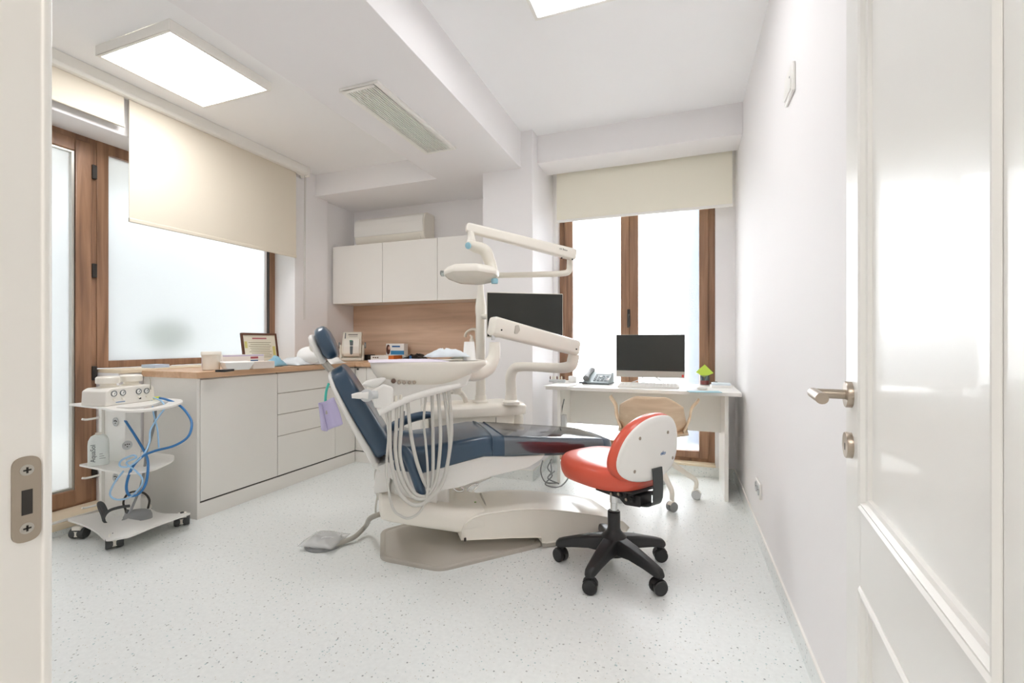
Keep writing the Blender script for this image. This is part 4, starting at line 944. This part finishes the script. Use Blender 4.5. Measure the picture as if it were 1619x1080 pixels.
for i, (w_, d_, h_, a_, m_, lb) in enumerate(((.14, .10, .018, .06, M_paper, 'white notebook at the bottom of the pile right of the pen cup'), (.13, .09, .015, -.04, M_bluet, 'pale blue notebook on top of the pile right of the pen cup'))):
    o = rbox('notebook', p+Vector((0, 0, i*.0185)), w_, d_, h_, a_, m_); tag(o, lb, 'notebook', 'notebooks by the pen cup')
q0, q1 = PZ(1091, 620.5, ZD), PZ(1142, 621, ZD)
Mq = frame_M(q0, q1-q0, (-.25, 1, 0)); Lq = (q1-q0).length
tag(MB(Mq).box(0, Lq, 0, .085, 0, .003).build('desk_mat', M_sky), 'pale blue pad at the front edge of the desk', 'pad')
tag(rbox('computer_mouse', PZ(1110, 616, ZD+.004)+Vector((0, .01, 0)), .07, .045, .022, .1, M_lacq, bevel=.009), 'white computer mouse on the pale blue pad', 'mouse')
# cables by the left desk panel
t = thing('power_strip', 'white power strip with tangled grey cables by the left desk panel', 'power strip', (-.86, 3.5, .02))
p = PY(887, 668, 3.46)
MB().box(-.879, -.845, p.y-.02, p.y+.03, p.z-.08, p.z+.06).build('adapter', M_lgrey, t, bevel=.004)
b = MB(); b.tube([PY(887, 660, 3.47), PY(889, 645, 3.47), PY(892, 631, 3.47)], .004, 6, 4); b.build('cable', M_slate, t)
for pts in (((872, 726), (866, 740), (873, 752), (862, 765), (874, 770), (888, 768), (900, 752), (903, 728)), ((858, 728), (855, 745), (862, 762), (880, 764)), ((870, 727), (872, 745), (868, 752), (877, 745), (866, 756), (884, 765))):
    b = MB(); b.tube([PY(u, v, 3.38 if v > 740 else 3.40) if PY(u, v, 3.38).z > .006 else PZ(u, v, .006) for u, v in pts], .005, 8, 6); b.build('cable', M_grey, t)
MB().box(-.87, -.80, 3.36, 3.40, .20, .26).build('plug_block', mat('tan_block', (190, 160, 136), .6), t, bevel=.003)

# ---------------- wooden swivel chair
CX, CY = -.19, 3.37
t = thing('office_chair', 'oak shell chair with white swivel legs at the desk', 'chair', (CX, CY, 0))
Yb = 3.12
def shell(u, v):
    # v 0..1 : front of seat -> back top ; u -1..1
    uu = (u-.5)*2
    if v < .5:
        q = v/.5; y = CY+.21-(.40*q); z = .455-.02*sin(pi*q)+.035*uu*uu*(.3+q*.7); w = .215+.02*sin(pi*q)
        if q > .85: z += (q-.85)*.12
        return (CX+uu*w, y, z)
    q = (v-.5)/.5
    y = CY-.19-.075*sin(q*pi/2)-.02*q+.10*uu*uu*(1-q*.55); z = .473+.035*uu*uu*(1-q)+.265*q-.075*max(0, abs(uu)-.45)**1.3*q*1.9
    w = .235*(1-q*.10)-.01
    return (CX+uu*w, y, z)
b = MB(); b.grid(shell, 24, 30); b.build('shell', M_ply, t, solid=.012, angle=70)
for sx in (-1, 1):
    b = MB()
    def arm(u, v, sx=sx):
        # u along strip, v across
        P = catmull([(sx*.20, -.16, .50), (sx*.235, -.13, .58), (sx*.25, -.09, .645), (sx*.285, -.05, .685), (sx*.30, -.0, .70)], 8)
        i = min(int(u*(len(P)-1)), len(P)-2); f_ = u*(len(P)-1)-i; p_ = P[i].lerp(P[i+1], f_)
        wd = .055*(1-u*.35)
        return (CX+p_.x+sx*.004, CY+p_.y+(v-.5)*2*wd+.03, p_.z)
    b.grid(arm, 20, 4); b.build('arm', M_ply, t, solid=.012, angle=70)
b = MB(); b.cyl((CX, CY, .20), (CX, CY, .43), .022); b.lathe([(.10, .415), (.11, .425), (.10, .435)], (CX, CY, 0), 24); b.build('pedestal', M_white, t)
def caster(nm, c, ang, r, w, parent, mw, mf, top):
    """twin-wheel castor whose wheel centre is c"""
    M = Matrix.Translation(c) @ Matrix.Rotation(ang, 4, 'Z')
    b = MB(M)
    for sx in (-1, 1): b.lathe([(r*.55, 0), (r*.9, 0), (r, w*.12), (r, w*.33), (r*.9, w*.42), (0, w*.42)], (sx*w*.08, 0, 0), 24, (sx, 0, 0))
    o = b.build(nm, mw, parent, angle=30)
    b = MB(M); b.cyl((0, r*.3, 0), (0, r*.3, top), r*.3, n=12)
    b.loft([[(x, r*1.08*cos(a), r*1.08*sin(a)) for a in [radians(20+12*i) for i in range(12)]]+[(x, r*.5*cos(a), r*.5*sin(a)) for a in [radians(152-12*i) for i in range(12)]] for x in (-w*.28, w*.28)])
    b.build('castor_fork', mf, o, angle=30)
    return o
for i in range(5):
    a = radians(-63+72*i); dv = Vector((cos(a), sin(a), 0)); o_ = Vector((CX, CY, 0))
    b = MB(); b.tube([o_+Vector((0, 0, .30)), o_+dv*.06+Vector((0, 0, .285)), o_+dv*.22+Vector((0, 0, .175)), o_+dv*.285+Vector((0, 0, .13)), o_+dv*.29+Vector((0, 0, .075))], [.026, .022, .018, .016, .014], 12, 5); b.build('leg', M_white, t)
    caster('castor', o_+dv*.29+Vector((0, 0, .031)), a+(.4, 1.3, 2., .2, 1.)[i], .031, .05, t, M_grey if i == 0 else M_lgrey, M_white, .05)

# ---------------- red operator stool
SX, SY = -.307, 2.228
hub = Vector((SX, SY, 0))
t = thing('operator_stool', 'red upholstered stool with white back shell and black castor base', 'stool', hub)
for i, a in enumerate((183, 255, 324, 38, 111)):
    a = radians(a); dv = Vector((cos(a), sin(a), 0)); pv = Vector((-dv.y, dv.x, 0))
    b = MB(); rings = []
    for q, z, h_, w_ in ((.0, .13, .045, .045), (.05, .132, .042, .044), (.12, .128, .032, .038), (.20, .112, .026, .031), (.25, .100, .024, .027), (.272, .094, .022, .024), (.284, .088, .014, .016)):
        c_ = hub+dv*q+Vector((0, 0, z)); rings.append([c_+pv*x+Vector((0, 0, y)) for x, y in fillet([(-w_, -h_), (w_, -h_), (w_*.75, h_*.7), (-w_*.75, h_*.7)], .012, 4)])
    b.loft(rings); b.build('leg', M_black, t, angle=50)
    caster('castor', hub+dv*.262+Vector((0, 0, .033)), a+(.9, .35, -.3, 1.2, .4)[i], .033, .055, t, M_black, M_black, .055)
b = MB(); b.lathe([(.055, .075), (.062, .09), (.06, .16), (.034, .185), (.030, .20), (.030, .278), (.026, .282), (.0, .282)], hub, 28); b.build('column', M_black, t)
b = MB(); b.lathe([(.017, .27), (.017, .32), (.020, .322), (.020, .40), (0, .40)], hub, 24); b.build('gas_lift', M_chrome, t)
FA = radians(146); fd = Vector((cos(FA), sin(FA), 0)); fs = Vector((-sin(FA), cos(FA), 0))
MSt = Matrix(((fd.x, fs.x, 0, SX), (fd.y, fs.y, 0, SY), (0, 0, 1, 0), (0, 0, 0, 1)))     # x = forward
b = MB(MSt)
def srg(z, k, e=2.9, off=.02): return [(x+off, y, z+.012*(x/.22)**2*(1 if z > .45 else 0)) for x, y in supel(.225*k, .215*k, e, 48)]
b.loft([srg(.438, .86), srg(.442, .93), srg(.462, .985), srg(.49, 1.0), srg(.512, .985), srg(.528, .93), srg(.537, .82), srg(.540, .6), srg(.540, .3)]); b.build('seat', M_red, t, angle=60)
b = MB(MSt); b.box(-.19, .12, -.10, .10, .424, .440); b.build('seat_pan', M_black, t, bevel=.006)
b = MB(MSt); b.box(-.16, .07, -.055, .055, .372, .426); b.prism(fillet([(-.19, .36), (-.10, .345), (-.06, .37), (-.06, .41), (-.19, .41)], .01), -.04, .04, 'xz')
for i in range(7): b.cyl((-.15+.03*i, -.062, .392+.012*(i % 2)), (-.15+.03*i, .062, .392+.012*(i % 2)), .011, n=12)
b.build('tilt_mechanism', M_black, t, bevel=.003)
b = MB(MSt)
for i in range(3): b.cyl((-.13+.045*i, .0615, .384+.012*(i % 2)), (-.13+.045*i, .0665, .384+.012*(i % 2)), .007, n=12)
b.build('mechanism_bolt', M_nickel, t)
b = MB(MSt); b.tube([(-.08, -.06, .385), (-.10, -.13, .370), (-.12, -.17, .365)], [.008, .009, .014], 10, 4); b.build('height_lever', M_black, t)
# backrest plate: local plate coords (x lateral, z up) -> curved
BD = -.235; ZB_ = .63
def bk(y, z, d): # d = depth toward front
    return (BD+d-.10*(y/.2)**2*-1*.28+.10*(z/.14)*-.04, y, ZB_+z)
def bring(k, d, e=2.35, n=56, skew=.10):
    o = []
    for y, z in supel(.205*k, .145*k, e, n): o.append(bk(y*(1-.13*z/.145)-.028*(z/.145), z, d))
    return o
b = MB(MSt); b.loft([bring(.96, .002), bring(1.0, .012), bring(1.02, .03), bring(1.0, .048), bring(.93, .06), bring(.75, .067), bring(.4, .07)]); b.build('backrest', M_red, t, angle=60)
b = MB(MSt); b.loft([bring(.3, -.012), bring(.80, -.012), bring(.93, -.009), bring(.97, -.003), bring(.965, .006)]); sh = b.build('back_shell', M_shell, t, angle=60)
for y, z in ((.105, .055), (-.085, .060), (.13, -.085), (-.135, -.065)):
    p = bk(y, z, -.0115); b = MB(MSt); b.lathe([(.0075, 0), (.0075, .001), (.005, .002), (0, .002)], p, 16, (-1, 0, 0)); b.build('screw', M_nickel, sh)
p = bk(-.045, -.028, -.0125)
Mt = MSt @ frame_M((p[0]-.0005, p[1], p[2]), (0, -1, 0), (0, 0, 1))
text('eko', .024, Mt, M_dblue, sh, 'printed_mark', .0006, .35)
b = MB(MSt); b.tube([(BD-.013, .0, ZB_-.075), (BD-.018, 0, .50), (BD-.016, 0, .43), (BD+.0, 0, .385), (BD+.05, 0, .372), (BD+.10, 0, .372)], .006, 8, 6); 
b = MB(MSt); pth = catmull([(BD-.014, 0, ZB_-.085), (BD-.018, 0, .50), (BD-.018, 0, .43), (BD-.008, 0, .385), (BD+.04, 0, .366), (BD+.10, 0, .366)], 5)
b.loft([[(p_.x-(.003 if p_.z > .4 else 0), sg*.032, p_.z-(.003 if p_.z <= .4 else 0)) for sg in (-1, 1)]+[(p_.x+(.003 if p_.z > .4 else 0), sg*.032, p_.z+(.003 if p_.z <= .4 else 0)) for sg in (1, -1)] for p_ in pth]); b.build('back_bracket', mat('charcoal_bracket', (62, 66, 66), .45), t)

# ================================================================== TROLLEY
t = thing('equipment_trolley', 'white castor trolley with curved shelves beside the glazed door', 'trolley', (-3.0, 1.68, 0))
ol = fillet([(-3.21, 1.485), (-3.02, 1.535), (-2.80, 1.47), (-2.62, 1.465), (-2.70, 1.66), (-2.69, 1.83), (-2.86, 1.87), (-3.02, 1.81), (-3.20, 1.885), (-3.16, 1.70)], [.03, .1, .05, .03, .12, .03, .05, .1, .03, .1], 6)
def zbase(x): return .078+.030*(1-cos((x+2.62)/.58*2*pi))*.5*-1+.03*(abs(x+2.915)/.29)**2
b = MB(); b.loft([[(x, y, zbase(x)-.005) for x, y in ol], [(x, y, zbase(x)+.005) for x, y in ol]]); b.build('base', M_lacq, t, angle=60)
for i, (x, y, a) in enumerate(((-3.155, 1.525, .4), (-2.835, 1.52, 1.1), (-2.80, 1.845, .9), (-3.155, 1.85, 0))):
    caster('castor', Vector((x, y, .031)), a, .031, .075, t, M_rubber, M_rubber, .045)
    MB(Matrix.Translation((x, y, .031)) @ Matrix.Rotation(a, 4, 'Z')).box(-.024, .024, -.026, .034, -.018, .040).build('castor_body', M_white, t, bevel=.006)
b = MB(); b.box(-3.20, -3.006, 1.665, 1.745, zbase(-3.1)+.004, .742); b.build('column', M_lacq, t, bevel=.003)
b = MB(); b.box(-3.225, -3.20, 1.65, 1.76, .09, .735); b.build('column_edge', M_trimw, t, bevel=.002)
for v in (660, 751, 797):
    p = PX(152, v, -3.235); MB().tube([(-3.215, 1.66, p.z), (-3.235, 1.60, p.z-.006), (-3.235, 1.575, p.z)], .006, 8, 3).build('hook', M_trimw, t)
for (u, v, Yq, nx) in ((183, 667, 1.664, None), (183, 755, 1.664, None), (201, 704, None, -3.005)):
    p = PY(u, v, Yq) if Yq else PX(u, v, nx)
    ax_ = (0, -1, 0) if Yq else (1, 0, 0)
    b = MB(); b.lathe([(.026, 0), (.026, .003), (.023, .003), (.021, .001), (0, .001)], p, 24, ax_); so = b.build('socket', M_lgrey, t)
    b = MB()
    for dx, dz in ((-.010, .004), (0, .006), (.010, .004), (0, -.008)):
        q = p+(Vector((dx, 0, dz)) if Yq else Vector((0, dx, dz))); b.cyl(q, q+Vector(ax_)*.0035, .0032, n=8)
    b.build('contact_holes', M_dark, so)
sh_top = fillet([(-3.205, 1.50), (-2.85, 1.475), (-2.66, 1.43), (-2.53, 1.49), (-2.57, 1.64), (-2.70, 1.79), (-2.83, 1.86), (-3.19, 1.86)], [.01, .05, .12, .10, .12, .1, .03, .03], 6)
ho = fillet([(-2.80, 1.50), (-2.66, 1.485), (-2.60, 1.54), (-2.66, 1.66), (-2.78, 1.76), (-2.82, 1.74), (-2.72, 1.62), (-2.72, 1.55)], [.02, .04, .05, .05, .02, .02, .05, .05], 5)
# shelf with a grip slot: bridge outline and hole by filled faces
def slotted(outl, hole, z0, z1, name, m, parent):
    bm = bmesh.new()
    vo = [bm.verts.new((x, y, z1)) for x, y in outl]; vh = [bm.verts.new((x, y, z1)) for x, y in hole]
    eo = [bm.edges.new((vo[i], vo[(i+1) % len(vo)])) for i in range(len(vo))]; eh = [bm.edges.new((vh[i], vh[(i+1) % len(vh)])) for i in range(len(vh))]
    bmesh.ops.triangle_fill(bm, edges=eo+eh, use_beauty=True)
    r = bmesh.ops.extrude_face_region(bm, geom=bm.faces[:])
    for v in r['geom']:
        if isinstance(v, bmesh.types.BMVert): v.co.z = z0
    k = MB(); k.bm.free(); k.bm = bm; return k.build(name, m, parent, angle=40)
slotted(sh_top, ho, .742, .752, 'top_shelf', M_lacq, t)
sh_mid = fillet([(-3.215, 1.55), (-2.95, 1.535), (-2.76, 1.53), (-2.70, 1.62), (-2.80, 1.80), (-2.93, 1.885), (-3.2, 1.885)], [.01, .05, .08, .1, .1, .03, .03], 6)
b = MB(); b.loft([[(x, y, .390) for x, y in sh_mid], [(x, y, .400) for x, y in sh_mid]]); b.build('middle_shelf', M_lacq, t, angle=40)
# polishing device on top shelf
t = thing('polishing_unit', 'white control box with two round caps and four gauges on the trolley', 'device', (-3.01, 1.64, .752))
Md = frame_M((-2.875, 1.50, .752), (-.06, .28, 0), (0, 0, 1))     # x along front face, z toward +X
LF_ = .286; DP_ = .155
b = MB(Md); b.prism(fillet([(0, 0), (LF_, 0), (LF_-.008, .080), (LF_-.03, .095), (.03, .095), (.004, .080)], .008), -DP_, 0); b.build('housing', mat('housing_white', (233, 229, 221), .35), t, bevel=.010, seg=3)
for i, x in enumerate((.028+.052, .21)):
    p = Md @ Vector((x, .093, -.08))
    b = MB(); b.lathe([(.047, -.004), (.047, .005), (.036, .009), (.034, .030)], p, 28); b.build('neck', M_white, t)
    b = MB(); b.lathe([(.049, .024), (.053, .027), (.053, .055), (.047, .062), (0, .063)], p, 32); b.build('cap', M_white, t)
for u, v in ((180, 622.5), (194, 621), (219, 619), (231.5, 618)):
    r_ = ray(u, v); pn = Md.to_3x3() @ Vector((0, 0, 1)); q0 = Md @ Vector((0, 0, 0)); p = CAM+r_*((q0-CAM).dot(pn)/r_.dot(pn))
    b = MB(); b.lathe([(.0155, -.002), (.0165, .003), (.013, .004), (.0125, .002), (0, .002)], p, 24, pn); g = b.build('gauge', M_slate, t)
    b = MB(); b.lathe([(.0125, .002), (0, .0032)], p, 20, pn); b.build('gauge_face', M_paper, g)
    b = MB(); b.cyl(p+pn*.003-Vector((0, 0, .004)), p+pn*.0035+Vector((0, .005, .006)), .0016, n=6); b.build('needle', M_slate, g)
    b = MB(); b.lathe([(.006, -.002), (.007, .004), (.005, .008), (0, .008)], p-Vector((0, 0, .032)), 14, pn); b.build('control_knob', M_white, t)
p = Md @ Vector((.19, .022, 0)); b = MB(); b.lathe([(.005, -.001), (.005, .006), (0, .007)], p, 12, Md.to_3x3() @ Vector((0, 0, 1))); b.build('black_switch', M_black, t)
b = MB(Md); b.box(.055, .105, .014, .018, -.001, .0012); b.build('printed_mark', M_dblue, t)
b = MB(); b.tube([PD(238, 616, 2.66), PD(238, 602, 2.66), PD(236, 596, 2.66)], .003, 8, 3); b.build('wire_hook', M_alum, t)
# tubes from the device
def hose(nm, pts, r, m, par, k=7): b = MB(); b.tube([PD(u, v, d) for u, v, d in pts], r, 10, k); return b.build(nm, m, par)
hose('blue_hose', [(250, 629, 2.66), (264, 632, 2.64), (285, 642, 2.60), (300, 660, 2.55), (303, 675, 2.5), (296, 692, 2.46), (275, 705, 2.44), (245, 713, 2.43), (225, 722, 2.42), (210, 738, 2.42), (202, 757, 2.42), (200, 774, 2.42), (206, 784, 2.42), (219, 781, 2.42), (230, 766, 2.43), (234, 742, 2.46), (232, 722, 2.52), (218, 696, 2.57), (198, 665, 2.62)], .0065, M_blueh, t)
hose('light_blue_hose', [(243, 629, 2.66), (255, 634, 2.62), (260, 645, 2.58), (250, 660, 2.54), (238, 680, 2.5), (236, 700, 2.46), (226, 720, 2.42), (205, 737, 2.41), (190, 737, 2.41), (192, 728, 2.41), (210, 720, 2.41), (215, 724, 2.41), (200, 732, 2.41), (215, 745, 2.41), (225, 757, 2.42), (222, 770, 2.42), (205, 786, 2.41), (185, 790, 2.41), (174, 782, 2.41), (180, 765, 2.41), (195, 745, 2.41)], .0045, M_lblueh, t)
hose('grey_hose', [(246, 644, 2.64), (245, 665, 2.60), (238, 695, 2.55), (232, 712, 2.54), (228, 745, 2.54), (222, 770, 2.54), (210, 800, 2.5), (204, 812, 2.47)], .0065, M_grey, t)
hose('clear_hose', [(240, 634, 2.66), (243, 655, 2.6), (249, 680, 2.57), (251, 708, 2.56)], .004, M_lblueh, t)
b = MB(); b.tube([PD(244, 629.5, 2.67), PD(252, 629, 2.655)], .0085, 10, 1); b.build('yellow_coupling', M_yellow, t)
# bottle
c = Vector((-3.10, 1.585, .4005))
t = thing('solution_bottle', 'translucent squared bottle with vertical print on the trolley middle shelf', 'bottle', c)
bo = [(.043, .0), (.046, .004), (.046, .115), (.044, .14), (.034, .162), (.018, .172)]
b = MB(); rr = []; MBt = Matrix.Translation(c) @ Matrix.Rotation(radians(58), 4, 'Z')
for r_, z in bo: rr.append([MBt @ Vector((x, y, z)) for x, y in supel(r_, r_*.72, 3, 36)])
b.loft(rr); b.build('bottle_body', M_bottle, t, angle=60)
b = MB(); b.lathe([(.015, .170), (.015, .182), (0, .183)], c, 20); b.build('bottle_cap', M_white, t)
Mt = MBt @ frame_M((-.020, -.0332, .072), (0, 0, 1), (-1, 0, 0))
text('AquaSol', .030, Mt, M_slate, t, 'printed_name', .0008)
b = MB(MBt @ frame_M((.020, -.0330, .04), (1, 0, 0), (0, 0, 1)))
for i in range(3): b.box(-.014, .012-.006*i, .012*i, .012*i+.003, 0, .0008)
b.build('printed_lines', M_grey, t)
# foot control lying on trolley base
c = PZ(218, 824, .075)
t = thing('foot_control', 'grey domed foot control with black wire loop on the trolley base', 'foot control', (c.x, c.y, .07))
Mf = Matrix.Translation((c.x, c.y, .068)) @ Matrix.Rotation(radians(35), 4, 'Z')
b = MB(Mf); b.loft([[(x, y, z) for x, y in supel(.085*k, .055*k, 2.2, 32)] for z, k in ((0, .97), (.004, 1), (.010, .97))]); b.build('foot_plate', M_lgrey, t)
b = MB(Mf); b.loft([[(x, y, z) for x, y in supel(.07*k, .042*k, 2.3, 32)] for z, k in ((.010, 1), (.04, .97), (.060, .86), (.070, .55), (.072, .2))]); b.build('foot_dome', M_grey, t, angle=60)
b = MB(); dq = (Vector((c.x, c.y, H))-CAM).dot(Vector((-_s, _c, 0)))
b.tube([PD(u, v, dq) for u, v in ((199, 822), (199, 808), (195, 795), (201, 782), (214, 777), (228, 780), (236, 790), (234, 804))], .0055, 8, 6); b.build('wire_loop', M_dark, t)
b = MB(); b.tube([PD(u, v, dq-.03+.0) for u, v in ((205, 800), (190, 802), (172, 808), (164, 820), (170, 829), (186, 830), (199, 818), (202, 806))], .008, 8, 6, flat=.5); b.tube([PD(u, v, dq-.02) for u, v in ((166, 830), (162, 815), (157, 803), (156, 796), (162, 799), (168, 812))], .012, 8, 6, flat=.5); b.build('strap', M_rubber, t)

# ================================================================== OUTSIDE
st(MB().box(-14, -3.62, -8, 14, -.12, -.02).box(-3.62, 6, 4.25, 14, -.12, -.02).build('ground', M_conc), 'pale paving outside the windows', 'ground')
st(MB().box(-7.0, -6.6, -6, 12, -.02, 9).build('exterior', mat('dimming_facade', (140, 143, 144), .8), origin=(-8, 3, 0)), 'grey facade added outside the left window to dim its panes', 'facade')  # put in to shade the left panes from the bright sky
st(MB().box(-5.9, -3.62, -6, 12, 2.75, 2.95).build('exterior', M_conc, origin=(-4.3, 3, 2.75)), 'unseen slab added above the left window to block sky light', 'added overhang')  # added overhang, out of view, cuts sky light on the left panes
t = thing('balcony_shrub', 'green shrub seen blurred through the wide frosted window', 'shrub', (-4.35, 2.75, -.02))
MB().lathe([(.12, 0), (.16, .3), (.17, .32), (.14, .32), (0, .30)], (-4.35, 2.75, -.02), 24).build('pot', mat('terracotta', (190, 150, 128), .8), t)
b = MB(); b.tube([(-4.35, 2.75, .28), (-4.36, 2.77, .7), (-4.34, 2.74, 1.12)], .015, 8, 4); b.build('stem', M_brown, t)
b = MB(); rnd = random.Random(3)
for i in range(260):
    th, ph_ = rnd.random()*2*pi, acos(1-2*rnd.random()); r_ = .17*rnd.random()**.4
    p = Vector((-4.34+r_*sin(ph_)*cos(th), 2.74+r_*1.1*sin(ph_)*sin(th), 1.14+r_*cos(ph_)*.95))
    d = Vector((rnd.uniform(-1, 1), rnd.uniform(-1, 1), rnd.uniform(-.4, 1))).normalized(); s2 = d.orthogonal().normalized()
    b.loft([[p-s2*.002, p+s2*.002], [p+d*.03-s2*.016, p+d*.03+s2*.016], [p+d*.065-s2*.001, p+d*.065+s2*.001]], caps=False, close=False)
b.build('foliage', M_leaf, t)
st(MB().box(.02, .9, 5.2, 5.6, -.02, 4.5).build('exterior', M_facade), 'blue-grey facade pier outside the desk window', 'facade')

# ================================================================== LIGHT, WORLD, CAMERA
w = bpy.data.worlds.new('sky'); SC.world = w; w.use_nodes = True
bg = w.node_tree.nodes['Background']; bg.inputs['Color'].default_value = (.94, .97, 1, 1); bg.inputs['Strength'].default_value = 5.0
cam = bpy.data.cameras.new('camera'); co = bpy.data.objects.new('camera', cam); COL.objects.link(co)
cam.sensor_width = 36; cam.sensor_fit = 'HORIZONTAL'; cam.lens = F/1619*36; cam.clip_start = .01; cam.clip_end = 100
co.location = CAM; co.rotation_euler = (pi/2, 0, YAW); SC.camera = co
vs = SC.view_settings; SC.display_settings.display_device = 'sRGB'
vs.view_transform = 'Standard'; vs.look = 'None'; vs.gamma = 1; vs.use_curve_mapping = False; vs.exposure = 1.25
SC.cycles.max_bounces = 12; SC.cycles.diffuse_bounces = 8; SC.cycles.transparent_max_bounces = 12; SC.cycles.use_denoising = True
